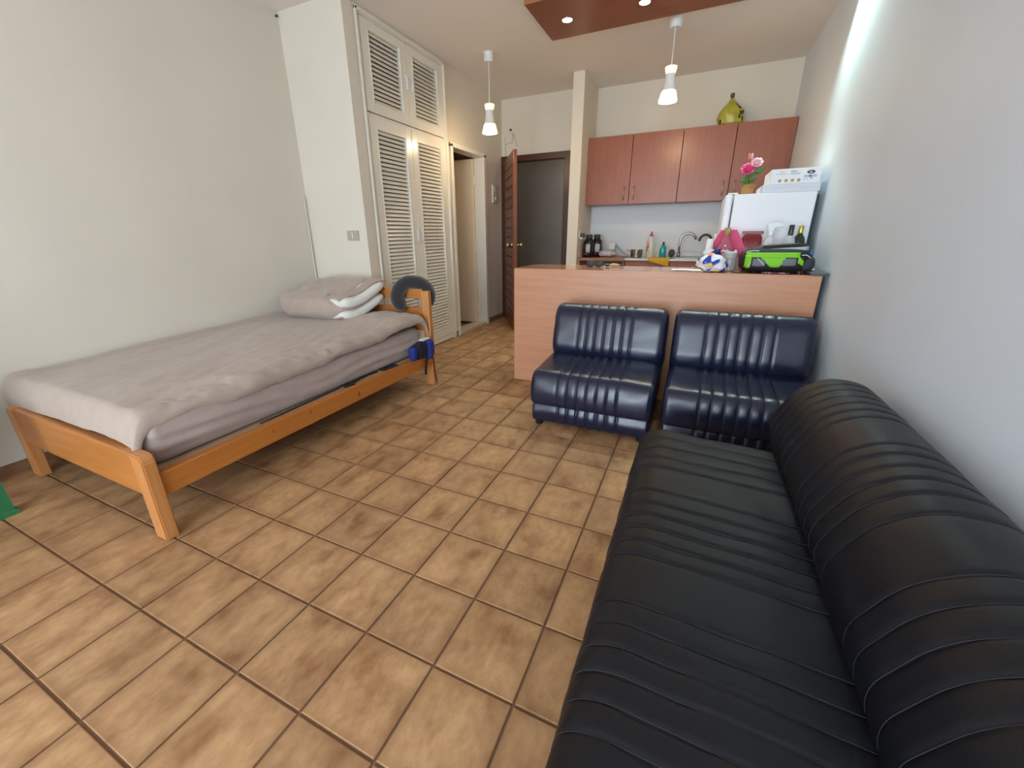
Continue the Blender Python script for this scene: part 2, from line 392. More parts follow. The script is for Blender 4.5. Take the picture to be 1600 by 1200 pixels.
# leaf frame: hinge near (-.19, 5.34); free edge near (.29, 4.60)
H0 = Vector((-.185, 5.335, 0)); DIR = (Vector((.28, 4.575, 0)) - H0).normalized(); NRM = Vector((-DIR.y, DIR.x, 0)); LEN = .885; TH = .042
if NRM.y > 0: NRM = -NRM
def LF(a, b, s, z=None): return H0 + DIR * a + NRM * b
def leafbox(bm, a0, a1, b0, b1, z0, z1, bev=.002):
    t = bx(a0, a1, b0, b1, z0, z1, bev=bev)
    for v in t.verts: v.co = Vector((*(H0 + DIR * v.co.x + NRM * v.co.y).xy, v.co.z))
    tmp = bpy.data.meshes.new('t'); t.to_mesh(tmp); t.free(); bm.from_mesh(tmp); bpy.data.meshes.remove(tmp); return bm
lb = B(); leafbox(lb, 0, .12, -TH / 2, TH / 2, .012, 2.07); leafbox(lb, LEN - .12, LEN, -TH / 2, TH / 2, .012, 2.07); leafbox(lb, .12, LEN - .12, -TH / 2, TH / 2, .012, .20); leafbox(lb, .12, LEN - .12, -TH / 2, TH / 2, 1.93, 2.07)
pass
leaf2 = obj('door_leaf', lb, MAHOG, door2)
NP = 15
pb = B(); leafbox(pb, .12, LEN - .12, -.0125, .0125, .2, 1.93); obj('panel_backing', pb, MAHOGD, leaf2)
for k in range(NP):
    z0 = .20 + k * (1.73 / NP); pb = B(); leafbox(pb, .125, LEN - .125, -.0205, .0205, z0 + .016, z0 + 1.73 / NP - .006, .004); obj('panel_board', pb, MAHOG, leaf2)
def knob(side):
    kb = B(); lathe(kb, 0, 0, [(.026, 0), (.026, .006), (.011, .010), (.010, .035), (.022, .045), (.027, .060), (.022, .073), (.008, .078)], 16)
    c = H0 + DIR * (LEN - .065); c.z = 1.045
    q = (NRM * side).to_track_quat('Z', 'Y').to_matrix()
    for v in kb.verts: v.co = q @ v.co + c + NRM * side * TH / 2
    return kb
for s in (1, -1): obj('door_knob', knob(s), BRASS, leaf2, smooth=True)
# intercom box on the corridor wall and loose wires over the door
ib = thing('intercom_box', 'flat white intercom box on the corridor wall before the entrance door', 'intercom', (XC, 5.11, 1.56))
obj('housing', bx(XC, XC + .022, 5.05, 5.19, 1.56, 1.78, bev=.006), M('old_white_plastic', (.64, .58, .52), .5), ib)
obj('speaker_grille', bx(XC + .022, XC + .028, 5.08, 5.16, 1.69, 1.76, bev=.002), M('old_white_plastic', (.6, .5, .4), .5), ib)
obj('button', bx(XC + .022, XC + .030, 5.10, 5.14, 1.60, 1.63, bev=.002), WHITEP, ib)
wv = B(); tube(wv, [(-.20, YE - .004, 2.14), (-.20, YE - .012, 2.25), (-.19, YE - .012, 2.285), (-.10, YE - .010, 2.30), (-.085, YE - .012, 2.36), (-.11, YE - .01, 2.42)], .0035, 6)
tube(wv, [(-.085, YE - .012, 2.40), (-.06, YE - .012, 2.33), (-.03, YE - .006, 2.25)], .003, 6); tube(wv, [(-.20, YE - .01, 2.28), (-.205, YE - .01, 2.37)], .003, 6)
tag(obj('loose_cable', wv, M('cable_grey', (.45, .43, .40), .6)), 'thin grey loose cables hanging on the wall over the entrance door', 'cable')
tag(obj('wall_plug', lathe(B(), -.125, YE - .006, [(.012, 2.435), (.014, 2.445), (.012, 2.455)], 10), BLACKP), 'tiny black anchor in the wall above the loose cables', 'anchor')
nb = B(); tube(nb, [(XL, 2.59, 2.755), (XL + .02, 2.585, 2.755)], .007, 8); tag(obj('nail', nb, BLACKP), 'small dark nail in the corner under the ceiling left of the wardrobe', 'nail')

# ------------------------------------------------------------------ louvred wardrobe
wd = thing('louvred_wardrobe', 'tall cream built-in wardrobe with four louvred doors', 'wardrobe', (-.25, 3.35, 0))
WX = -.236
bm = B(); box(bm, -.75, WX, 2.712, 2.785, 0, ZC - .002, .004); box(bm, -.75, WX, 3.915, 3.985, 0, ZC - .002, .004); box(bm, -.75, WX, 2.785, 3.915, 2.735, ZC - .002, .004); box(bm, -.75, WX, 2.785, 3.915, 0.012, .062, .004)
box(bm, -.75, WX - .012, 2.785, 3.915, 2.082, 2.106, .002)
box(bm, WX - .002, WX + .014, 2.745, 2.768, 0, ZC - .02, .004); box(bm, WX - .002, WX + .014, 3.94, 3.965, 0.07, ZC - .02, .004); box(bm, WX - .002, WX + .014, 2.745, 3.965, ZC - .045, ZC - .022, .004)
obj('frame', bm, CREAM, wd)
bm = B(); box(bm, -.78, -.74, 2.72, 3.98, 0, ZC - .01); box(bm, -.745, -.26, 2.79, 3.91, 2.085, 2.10); box(bm, -.745, -.32, 3.34, 3.36, .06, 2.08); obj('carcass', bm, DARKIN, wd)
def slat_mesh(w):
    me = bpy.data.meshes.new('slat'); b = B(); box(b, -.004, .004, -w / 2, w / 2, -.0158, .0158, .002, 1); rot_bm(b, math.radians(-34), 'Y', (0, 0, 0)); bmesh.ops.recalc_face_normals(b, faces=b.faces)
    b.to_mesh(me); b.free(); me.materials.append(CREAM); return me
def louvre_door(y0, y1, z0, z1, l0, l1, n, hy, hz, lab):
    st = .09; x0, x1 = WX - .028, WX + .002
    b = B(); box(b, x0, x1, y0, y0 + st, z0, z1, .003); box(b, x0, x1, y1 - st, y1, z0, z1, .003); box(b, x0, x1, y0 + st, y1 - st, z0, l0, .002); box(b, x0, x1, y0 + st, y1 - st, l1, z1, .002)
    for yy in (y0 + st - .006, y1 - st + .002): box(b, x1 - .002, x1 + .005, yy, yy + .004, l0 - .004, l1 + .004)
    d = obj('door', b, CREAM, wd)
    me = slat_mesh(y1 - y0 - 2 * st + .006); pt = (l1 - l0) / n
    for k in range(n):
        s = bpy.data.objects.new('slat', me); COL.objects.link(s); s.parent = d
        s.location = Vector(((x0 + x1) / 2 + .001, (y0 + y1) / 2, l0 + (k + .5) * pt)) - BASE[d.name]
    hb = B(); tube(hb, [(x1, hy, hz - .055), (x1 + .022, hy, hz - .045), (x1 + .026, hy, hz), (x1 + .022, hy, hz + .045), (x1, hy, hz + .055)], .006, 8)
    obj('handle', hb, WHITE, d, smooth=True)
louvre_door(2.789, 3.345, 2.110, 2.730, 2.185, 2.665, 15, 3.308, 2.43, '')
louvre_door(3.351, 3.911, 2.110, 2.730, 2.185, 2.665, 15, 3.388, 2.43, '')
louvre_door(2.789, 3.345, .066, 2.078, .155, 1.995, 55, 3.308, 1.17, '')
louvre_door(3.351, 3.911, .066, 2.078, .155, 1.995, 55, 3.388, 1.17, '')
sw = thing('light_switch', 'beige single light switch on the wall left of the wardrobe', 'switch', (-.37, 2.61, 1.135))
obj('plate', bx(-.432, -.308, 2.598, 2.61, 1.135, 1.212, bev=.003), M('beige_plate', (.45, .39, .28), .45), sw)
obj('rocker', bx(-.378, -.362, 2.592, 2.599, 1.15, 1.197, bev=.002), M('ivory', (.66, .60, .44), .4), sw)

# ------------------------------------------------------------------ ceiling panel with downlights
pn = thing('ceiling_light_panel', 'reddish wooden panel hung under the ceiling with round downlights', 'ceiling panel', (1.95, 3.6, 2.74))
PZ = 2.742
obj('board', bx(.905, 2.985, 3.262, 3.915, PZ, PZ + .028, bev=.002), PANELW, pn)
bm = B(); box(bm, .905, 2.985, 3.256, 3.2618, PZ - .001, PZ + .029); obj('front_edge', bm, PANELE, pn)
bm = B(); box(bm, 1.1, 2.8, 3.42, 3.76, PZ + .028, ZC); obj('mounting_frame', bm, CEIL, pn)
LED = M('led_disc', (1, 1, 1), .4, emit=14, ecol=(.85, .97, 1.0))
for i, x in enumerate((1.126, 1.702, 2.278, 2.855)):
    y = 3.612
    f = obj('downlight', lathe(B(), x, y, [(.038, PZ - .001), (.042, PZ - .004), (.042, PZ - .0005)], 20), CHROME, pn)
    obj('lens', lathe(B(), x, y, [(.032, PZ - .0052), (.036, PZ - .0045)], 20), LED, f)
    sp = lamp('downlight_beam', 'SPOT', (x, y, PZ - .012), (40 if i < 3 else 62), COOL if i < 3 else (.70, 1.0, .93), spot_size=math.radians(84 if i < 3 else 100), spot_blend=.5 if i < 3 else .9, shadow_soft_size=.03)
    aim(sp, (0, 0, -1) if i < 3 else (.22, -.32, -1))

# ------------------------------------------------------------------ pendant lamps
GLOW = M('lit_frosted_glass', (1, .93, .8), .4, emit=1.7, ecol=(1.0, .80, .42))
GLOW2 = M('lit_frosted_collar', (1, .93, .8), .4, emit=.9, ecol=(1.0, .78, .45))
FROST = M('frosted_white_glass', (.82, .80, .76), .35, emit=.02, ecol=(1., .9, .8))
def pendant(x, y, canopy_z, top, lab, pw):
    t = thing('pendant_lamp', lab, 'pendant lamp', (x, y, top - .25), 'glass pendant lamps')
    obj('ceiling_rose', lathe(B(), x, y, [(.040, ZC - .078), (.046, ZC - .070), (.048, ZC - .006), (.052, ZC)], 20), WHITEP, t, smooth=40)
    obj('cord', tube(B(), [(x, y, ZC - .07), (x, y, top - .01)], .004, 8), WHITEP, t)
    c = B(); n = 20
    prof = [(.010, top + .002), (.040, top), (.046, top - .004), (.042, top - .03), (.036, top - .052)]
    rs = []
    for r, z in prof: rs.append(ring(c, [(x + r * (1 + (.07 if k % 2 else 0)) * math.cos(2 * PI * k / n), y + r * (1 + (.07 if k % 2 else 0)) * math.sin(2 * PI * k / n), z) for k in range(n)]))
    skin(c, rs, True, False); obj('shade_collar', c, GLOW2, t, smooth=True)
    obj('shade_waist', lathe(B(), x, y, [(.038, top - .052), (.037, top - .075), (.040, top - .11), (.048, top - .150), (.055, top - .172)], 24, cap=False), FROST, t, smooth=True)
    f = B(); rs = []; n = 40
    for r, z, w in ((.055, top - .172, 0), (.061, top - .185, .0), (.068, top - .215, .0), (.073, top - .24, .02), (.071, top - .252, .04)):
        rs.append(ring(f, [(x + r * (1 + (w if k % 2 else 0)) * math.cos(2 * PI * k / n), y + r * (1 + (w if k % 2 else 0)) * math.sin(2 * PI * k / n), z + (.004 if (k % 2 and w) else 0)) for k in range(n)]))
    skin(f, rs, True, False); obj('shade_rim', f, GLOW, t, smooth=True)
    b = B(); superell(b, (x, y, top - .20), (.028, .028, .04), 2., 14, 8); obj('bulb', b, M('lit_bulb', (1, .9, .7), .4, emit=12, ecol=(1., .75, .4)), t, smooth=True)
    lamp('pendant_glow', 'POINT', (x, y, top - .275), pw, WARM, shadow_soft_size=.05)
    return t
pendant(.248, 4.0, 2.79, 2.372, 'white glass pendant lamp hanging in the corridor before the wardrobe', 10)
pendant(1.888, 4.06, 2.79, 2.455, 'white glass pendant lamp hanging behind the wooden ceiling panel', 11)

# ================================================================== BED
bed = thing('single_bed', 'low pine single bed frame against the plain left wall', 'bed', (-.15, 1.48, 0))
# posts at the foot: rounded top corner into the rail
def foot_post(x0, x1, outer):
    b = B(); z1 = .388; c = .03
    poly = [(x0, 0), (x1, 0), (x1, z1 - c), (x1 - c * .35, z1 - c * .3), (x1 - c, z1), (x0, z1)] if outer > 0 else [(x0, 0), (x1, 0), (x1, z1), (x0 + c, z1), (x0 + c * .35, z1 - c * .3), (x0, z1 - c)]
    prism(b, poly, lambda a, z, s: (a, .473 + .048 * s, z)); es = [e for e in b.edges]; bmesh.ops.bevel(b, geom=es, offset=.005, segments=2, affect='EDGES'); return b
obj('leg', foot_post(.398, .478, 1), PINE_Z, bed); obj('leg', foot_post(-.752, -.668, -1), PINE_Z, bed)
obj('leg', bx(.388, .452, 2.452, 2.497, 0, .765, bev=.006), PINE_Z, bed); obj('leg', bx(-.752, -.688, 2.452, 2.497, 0, .765, bev=.006), PINE_Z, bed)
obj('foot_rail', bx(-.67, .40, .478, .520, .205, .386, bev=.006), PINE_X, bed)
obj('foot_lip', bx(-.67, .40, .486, .515, .188, .206, bev=.003), PINE_X, bed)
obj('side_rail', bx(.425, .462, .518, 2.455, .186, .288, bev=.004), PINE_Y, bed); obj('side_rail', bx(-.752, -.715, .518, 2.455, .186, .288, bev=.004), PINE_Y, bed)
obj('head_rail', bx(-.69, .39, 2.458, 2.490, .702, .778, bev=.005), PINE_X, bed); obj('head_rail', bx(-.69, .39, 2.458, 2.490, .45, .634, bev=.005), PINE_X, bed)
obj('head_rail', bx(-.69, .39, 2.458, 2.490, .20, .30, bev=.005), PINE_X, bed)
obj('base_board', bx(-.72, .428, .52, 2.455, .262, .281, bev=.003), M('pale_plywood', (.47, .31, .19), .6, col2=(.42, .27, .16), nscale=10), bed)
KN = M('pine_knot', (.22, .06, .015), .5)
for y, z, s in ((1.02, .245, .006), (1.25, .255, .007), (1.62, .228, .010), (2.33, .24, .009)):
    b = B(); superell(b, (.4615, y, z), (.0012, s * .9, s * 2), 2, 10, 6); obj('knot', b, KN, bed)

# mattress
b, th = cushion([(-.80, .284), (.378, .284), (.400, .36), (.378, .487), (-.80, .49)], [.03, .035, .05, .05, .03], .535, 2.425, [], lambda a, b_, c: (a, c, b_), 0, .01, 0, .05, .012)
th.free()
for v in b.verts:
    x, y, z = v.co
    if x > .25:
        f = math.sin((z + .10 * (y - 1.4) * (1 if y < 1.4 else -.35)) * 95 + 3.2 * nz(y * .9, z * 1.5, 3, 2)) * (.35 + .9 * abs(nz(y * .8, z * 2, 5, 3)))
        w_ = math.sin(PI * sstep(.284, .49, z))
        v.co.x += .012 * f * w_ * sstep(.28, .37, x) + .012 * nz(y, z * .5, 2, 3) * w_
        if y < .62: v.co.x += .008 * nz(y * 10, z * 14, 6, 2)

mat_ = obj('mattress', b, LINEN2, smooth=True); tag(mat_, 'thick mattress in a taupe fitted sheet on the pine bed', 'mattress')
# duvet
def duvet(u, v):
    # u across from the wall to the front edge, v from foot to head; arc-length coordinates
    sx = lerp(0, 1.37, u); ty = lerp(-.13, 1.92, v)
    x = XL + .018 + sx; y = .545 + ty
    ztop = .512 + .045 * sstep(0, 1.6, ty) + .016 * math.sin(u * PI) + .010 * nz(sx, ty, 1, 2.2)
    hem = .415 - .010 * math.sin(ty * 2.1) - .03 * (1 - sstep(.1, .5, ty)) + .022 * sstep(1.45, 1.9, ty)
    xe = hem
    # front edge: plump roll that tucks under
    r = .062; s0 = (xe - r) - (XL + .018); z = ztop
    if sx > s0:
        t = (sx - s0) / (1.37 - s0); a = t * PI * .72
        x = xe - r + r * math.sin(a); z = ztop - r * .72 * (1 - math.cos(a))
    # droop over the foot
    f0 = .02
    if ty < f0:
        t = min(1, (f0 - ty) / .15); z -= .135 * sstep(0, 1.0, t) * (1 - .15 * u); y = .545 + f0 - .062 * math.sin(min(1., t * 1.3) * PI / 2)
    # head end rounds down
    if ty > 1.80:
        t = (ty - 1.80) / .12; z -= .07 * t * t
        y = .545 + 1.80 + .085 * math.sin(t * PI / 2)
    hb_ = sstep(1.35, 1.72, ty) * sstep(.35, .75, u); z += .040 * hb_ * (1 - .5 * sstep(1.84, 1.92, ty))
    # near the wall it lies against it
    z += .012 * (1 - sstep(0, .12, sx))
    # folds
    w = sstep(.55, .95, u)
    z += .012 * w * nz(sx * .9 + ty * 1.8, ty * 4.2 - sx * 3, 3, 2.0) + .004 * nz(sx, ty, 5, 9) * w
    z += .011 * math.sin((ty * 1.0 - sx * .9) * 17 + 2 * nz(sx, ty, 7, 2)) * w * sstep(1.3, .1, ty) * .6
    z += w * (.0045 * nz(sx * 2 + ty * 5, ty * 9 - sx * 8, 9, 3.4) + .0028 * nz(ty * 22, sx * 14, 4, 1.6)) + .006 * abs(nz(sx * 6 + ty * 3, ty * 2.2, 6, 1.5)) * sstep(.5, .8, u)
    z += .0022 * nz(sx * 9, ty * 4, 8, 2.5)
    z += .007 * nz(sx * 1.4 + ty * .4, ty * .8, 2, 3.2)
    # loose corner at the foot
    c = (1 - sstep(.0, .28, ty)) * sstep(.80, .98, u)
    z -= .018 * c; y += .012 * c * math.sin(u * 60)
    return (x, y, z)
b = B(); grid(b, 130, 180, duvet)
dv = obj('duvet', b, LINEN, smooth=True, solid=.012, sub=1); tag(dv, 'creased taupe duvet spread flat over the bed', 'duvet')

# pillow in an open case with two white inner pillows showing
pl = thing('pillow', 'taupe pillow with white inner pillows showing, on the head of the bed', 'pillow', (-.3, 2.26, .57))
PC = Vector((-.37, 2.245, .672))
def lean(y): return .10 * sstep(-.1, .24, y)
def pill(v):
    x, y, z = v
    z2 = z * (.80 + .20 * math.sqrt(max(0, 1 - (y / .235) ** 2))) + lean(y) - .012
    z2 += .013 * nz(x, y, z, 9) + .006 * nz(x * 2, y * 2, z, 14) + .006 * math.sin(x * 26 + y * 18) * (1 if y < 0 else .4)
    return Vector((x + .012 * nz(y, z, 1, 6) + (.10 * y + .02 * math.cos(z * 30) if x > .2 else 0), y, z2))
b = B(); superell(b, PC, (.345, .235, .112), 6, 60, 24, fn=pill, pz=3.4)
obj('pillowcase', b, LINEN, pl, smooth=True, sub=1)
def inner(dz, hh, xo):
    b = B(); superell(b, PC + Vector((.255 + xo, .0, dz)), (.135, .205, hh), 6, 40, 16, pz=3.2, fn=lambda v: Vector((v.x + .16 * v.y, v.y, v.z * (1 + .12 * nz(v.x, v.y, 0, 9)) + lean(v.y) + .006 * nz(v.x, v.y, v.z, 14)))); return b
obj('inner_pillow', inner(.030, .046, .012), WHITEC, pl, smooth=True); obj('inner_pillow', inner(-.062, .040, .004), WHITEC, pl, smooth=True)
for sy_, z_ in ((1, .098), (-1, -.112)):
    def flap(u, v):
        y = lerp(-.215, .225, u); x = .30 + .07 * v + .16 * y
        return PC + Vector((x, y, z_ * (1 - .25 * abs(u * 2 - 1) ** 4) + lean(y) - .006 * v * v * sy_ * 3 + .006 * nz(u * 5, v * 3, z_ * 20)))
    b = B(); grid(b, 24, 6, flap); obj('case_flap', b, LINEN, pl, smooth=True, solid=.006)

# neck pillow hung over the head rail
pts = []; rs = []
for k in range(33):
    t = k / 32; a = math.radians(lerp(252, -62, t))
    pts.append((.300 + .097 * math.cos(a), lerp(2.392, 2.546, sstep(.15, .85, t)), .728 + .104 * math.sin(a) * (1 if t < .5 else .95)))
    rs.append(.056 * (1 - .0 * t) * min(1, .25 + (math.sin(min(1, t * 9) * PI / 2)) * .75) * min(1, .25 + math.sin(min(1, (1 - t) * 9) * PI / 2) * .75))
b = B(); tube(b, pts, .05, 18, rs=rs); tag(obj('neck_pillow', b, GREYC, smooth=True, sub=1), 'charcoal horseshoe neck pillow hung over the headboard rail', 'neck pillow')

# blue pouch tied to the head post
pu = thing('blue_pouch', 'blue and black cloth pouch with straps hanging from the bed rail', 'pouch', (.44, 2.36, .33))
def lump(c, r, s, amp=.12, p=2.6):
    b = B(); superell(b, c, r, p, 26, 14, fn=lambda v: v * (1 + amp * nz(v.x + c[0], v.y + c[1], v.z + c[2], s))); return b
BLUEC = M('royal_blue_cloth', (.010, .022, .20), .8, bump=.3, bscale=300); NAVYC = M('navy_cloth', (.008, .010, .035), .85, bump=.3, bscale=300)
obj('pouch_body', lump((.466, 2.285, .345), (.034, .115, .070), 18), NAVYC, pu, smooth=True)
obj('blue_side', lump((.482, 2.372, .335), (.038, .040, .082), 22, .22), BLUEC, pu, smooth=True); obj('blue_side', lump((.470, 2.185, .345), (.032, .028, .052), 22, .22), BLUEC, pu, smooth=True)
for yy in (2.24, 2.29): obj('webbing', bx(.499, .503, yy, yy + .012, .29, .405, bev=.001), BLACKC, pu)
def strap(p, q, w):
    b = B(); n = 8
    grid(b, n, 1, lambda u, v: (lerp(p[0], q[0], u) + .004 * math.sin(u * 7), lerp(p[1], q[1], u) + (v - .5) * w, lerp(p[2], q[2], u))); return b
obj('strap', strap((.484, 2.335, .29), (.488, 2.305, .145), .026), BLACKC, pu, solid=.003); obj('strap', strap((.490, 2.40, .29), (.496, 2.437, .04), .011), BLACKC, pu, solid=.003)
obj('tag', bx(.445, .485, 2.30, 2.39, .410, .422, bev=.003), WHITEC, pu)
# phones on the ledge
def phone(name, x, y, ang, L, lab):
    t = thing(name, lab, 'phone', (x, y, .282)); b = bx(x - .034, x + .034, y - L, y + L, .2815, .2905, bev=.004); rot_bm(b, ang, 'Z', (x, y, 0)); obj('body', b, BLACKP, t)
    b = bx(x - .031, x + .031, y - L + .004, y + L - .004, .2905, .2911); rot_bm(b, ang, 'Z', (x, y, 0)); obj('screen', b, M('dark_glass', (.006, .006, .008), .06), t)
    b = bx(x - .018, x - .004, y - L + .012, y - L + .024, .2911, .2914); rot_bm(b, ang, 'Z', (x, y, 0)); obj('camera_lens', b, STEEL, t)
phone('mobile_phone', .402, 1.99, -.06, .072, 'black mobile phone lying on the bed ledge nearer the headboard')
b = B(); box(b, .375, .435, 1.56, 1.63, .2815, .294, .004); rot_bm(b, -.1, 'Z', (.4, 1.6, 0))
ch = thing('power_bank', 'small black charger with strap tucked beside the mattress on the bed ledge', 'charger', (.40, 1.6, .282)); obj('body', b, BLACKP, ch)
obj('strap', tube(B(), [(.40, 1.64, .289), (.385, 1.72, .291), (.38, 1.80, .289), (.39, 1.88, .288)], .007, 8), BLACKC, ch)
obj('plug_face', bx(.385, .41, 1.556, 1.562, .284, .292, bev=.001), STEEL, ch)
b = B(); tube(b, [(.402, 1.0, .286), (.398, 1.2, .286), (.392, 1.4, .287), (.39, 1.54, .288)], .0045, 8); tag(obj('mattress_shade_line', b, BLACKP, smooth=True), 'thin black line along the bed ledge, mostly shade below the mattress', 'cable')  # black tube stands in for a dark line that is mostly shade

# green plastic chair leg at the picture's edge
GREEN = M('green_plastic', (.025, .16, .06), .4)
gc = thing('green_plastic_chair', 'green plastic chair by the left wall at the bed foot, only its leg in view', 'chair', (-.52, .05, 0))
def gleg(tx, ty, bx_, by_, z1):
    b = B(); r = []; sx = 1 if bx_ > tx else -1; sy = 1 if by_ > ty else -1
    for z, k in ((0, 1.35), (.018, 1.35), (.022, 1.), (z1, .9)):
        t = z / z1; cx, cy = lerp(bx_, tx, t), lerp(by_, ty, t)
        r.append(ring(b, [(cx + sx * p * k, cy + sy * q * k, z) for p, q in [(.024, .024), (-.030, .024), (-.030, .014), (.013, .013), (.013, -.030), (.024, -.030)]]))
    skin(b, r); return b
for tx, ty, qx, qy, z1 in ((-.392, .262, -.388, .272, .42), (-.79, .262, -.80, .272, .42), (-.40, -.20, -.37, -.28, .42), (-.79, -.20, -.81, -.28, .42)): obj('leg', gleg(tx, ty, qx, qy, z1), GREEN, gc)
obj('seat', bx(-.82, -.37, -.24, .285, .42, .445, bev=.010), GREEN, gc); obj('apron', bx(-.80, -.39, -.22, .245, .34, .422, bev=.006), GREEN, gc)
obj('backrest', bx(-.81, -.38, -.285, -.262, .44, .82, bev=.010), GREEN, gc)  # unseen, added with the deep apron to shade the floor by the bed

# ================================================================== SOFAS
def armchair(x0, x1, label, seam_seat, seam_back, y0, base_seams):
    t = thing('armless_chair', label, 'armchair', ((x0 + x1) / 2, y0 + .38, 0), 'black leather armless seats by the counter')
    fx = lambda a, b, c: (c, a, b)
    # a = depth (y), b = height
    bm, th = cushion([(y0, .150), (y0 - .012, .25), (y0 + .03, .362), (y0 + .40, .385), (y0 + .60, .375), (y0 + .60, .150)], [.03, .05, .055, .05, .02, .02], x0, x1, seam_seat, fx, .0038, .006, .0012, .035, .03, .004)
    s = obj('seat', bm, LEATHER, t, smooth=True); obj('stitching', th, THREAD, s, kind='stuff')
    bm, th = cushion([(y0 + .025, .035), (y0 + .012, .10), (y0 + .03, .158), (y0 + .68, .158), (y0 + .68, .035)], [.012, .02, .02, .01, .01], x0 + .012, x1 - .012, base_seams, fx, .005, .006, .003, .015, .03, .003)
    s = obj('base', bm, LEATHER, t, smooth=True)
    bm, th = cushion([(y0 + .43, .375), (y0 + .415, .44), (y0 + .475, .66), (y0 + .54, .715), (y0 + .70, .690), (y0 + .745, .60), (y0 + .745, .30), (y0 + .50, .30)], [.03, .06, .07, .06, .07, .05, .02, .02], x0 - .004, x1 + .004, seam_back, fx, .004, .007, .0018, .05, .03, .003)
    s = obj('backrest', bm, LEATHER, t, smooth=True); obj('stitching', th, THREAD, s, kind='stuff')
    for xx in (x0 + .05, x1 - .05):
        for yy in (y0 + .06, y0 + .62): obj('foot', lathe(B(), xx, yy, [(.022, 0), (.026, .006), (.024, .03), (.028, .038)], 14), BLACKP, t, smooth=40)
    return t
armchair(1.436, 2.168, 'black leather armless chair standing alone at the left end of the counter', [1.612, 1.672, 1.732, 1.792, 1.851, 1.910, 1.970], [1.614, 1.671, 1.729, 1.788, 1.847, 1.905, 1.962], 2.075, [1.615, 1.675, 1.735, 1.795, 1.855, 1.915, 1.978])
armchair(2.214, 2.942, 'black leather armless chair in the corner between the other chair and the white wall', [2.394, 2.454, 2.516, 2.576, 2.634, 2.692, 2.752], [2.394, 2.453, 2.512, 2.571, 2.631, 2.689, 2.747], 2.075, [2.394, 2.454, 2.516, 2.576, 2.634, 2.692, 2.752])

sofa = thing('long_sofa', 'long black leather armless sofa with ribbed seat along the white right wall', 'sofa', (2.57, .38, 0))
def groups(shift): return [y + shift for y in (1.375, 1.300, 1.225, 1.150, 1.08)] + [y + shift for y in (1.015, .950, .893, .836, .777, .725)][:6]
S_SEAT = [1.42, 1.345, 1.275, 1.205, 1.145, 1.03, .958, .900, .842, .783, .728, .572, .512, .455, .398, .342, .286, .06, .0, -.06, -.12, -.18, -.24]
S_SEAT = [1.415, 1.335, 1.255, 1.185, 1.03, .958, .900, .842, .783, .728, .572, .512, .455, .398, .342, .286, .06, .0, -.06, -.12, -.18, -.24]
S_BACK = [1.614, 1.553, 1.490, 1.425, 1.364, 1.305, 1.125, 1.068, 1.008, .948, .888, .815, .645, .583, .522, .462, .402, .342, .10, .04, -.02, -.08, -.14, -.20]
fy = lambda a, b, c: (a, c, b)
bm, th = cushion([(2.172, .13), (2.158, .27), (2.172, .37), (2.235, .405), (2.52, .395), (2.70, .385), (2.72, .13)], [.02, .06, .05, .05, .1, .02, .02], -.80, 1.52, S_SEAT, fy, .0035, .006, .0012, .05, .03, .005)
s = obj('seat', bm, LEATHERD, sofa, smooth=True); obj('stitching', th, THREAD, s, kind='stuff')
bm, th = cushion([(2.655, .36), (2.635, .44), (2.70, .585), (2.80, .648), (2.90, .640), (2.965, .585), (2.975, .45), (2.975, .20), (2.70, .20)], [.03, .06, .08, .08, .08, .06, .05, .02, .02], -.82, 1.72, S_BACK, fy, .0032, .006, .0012, .06, .03, .003)
s = obj('backrest', bm, LEATHERD, sofa, smooth=True); obj('stitching', th, THREAD, s, kind='stuff')
obj('base', bx(2.20, 2.93, -.78, 1.49, .035, .14, bev=.01), LEATHERD, sofa)
for xx in (2.25, 2.88):
    for yy in (-.7, .35, 1.42): obj('foot', lathe(B(), xx, yy, [(.022, 0), (.026, .006), (.024, .03), (.028, .038)], 14), BLACKP, sofa, smooth=40)

# ================================================================== COUNTER (peninsula)
pc = thing('breakfast_counter', 'long salmon-brown laminate counter behind the black chairs', 'counter', (1.98, 3.08, 0))
CT = .918
obj('front_panel', bx(1.0, 2.968, 2.855, 2.873, .004, CT - .001, bev=.001), LAM_X, pc)
obj('end_panel', bx(1.0, 1.018, 2.873, 3.30, .004, CT - .018, bev=.001), LAM_X, pc)
obj('worktop', bx(1.0, 2.968, 2.8735, 3.315, CT - .018, CT, bev=.001), LAM_T, pc)
obj('shelf', bx(1.018, 2.96, 2.875, 3.28, .45, .468), LAM_X, pc)
obj('gap_shade_strip', bx(2.9685, 2.972, 2.853, 3.31, .004, CT, bev=.001), BLACKP, pc)  # black strip put in for the shaded gap beside the wall
PT = CT + .0006
exec_later = []

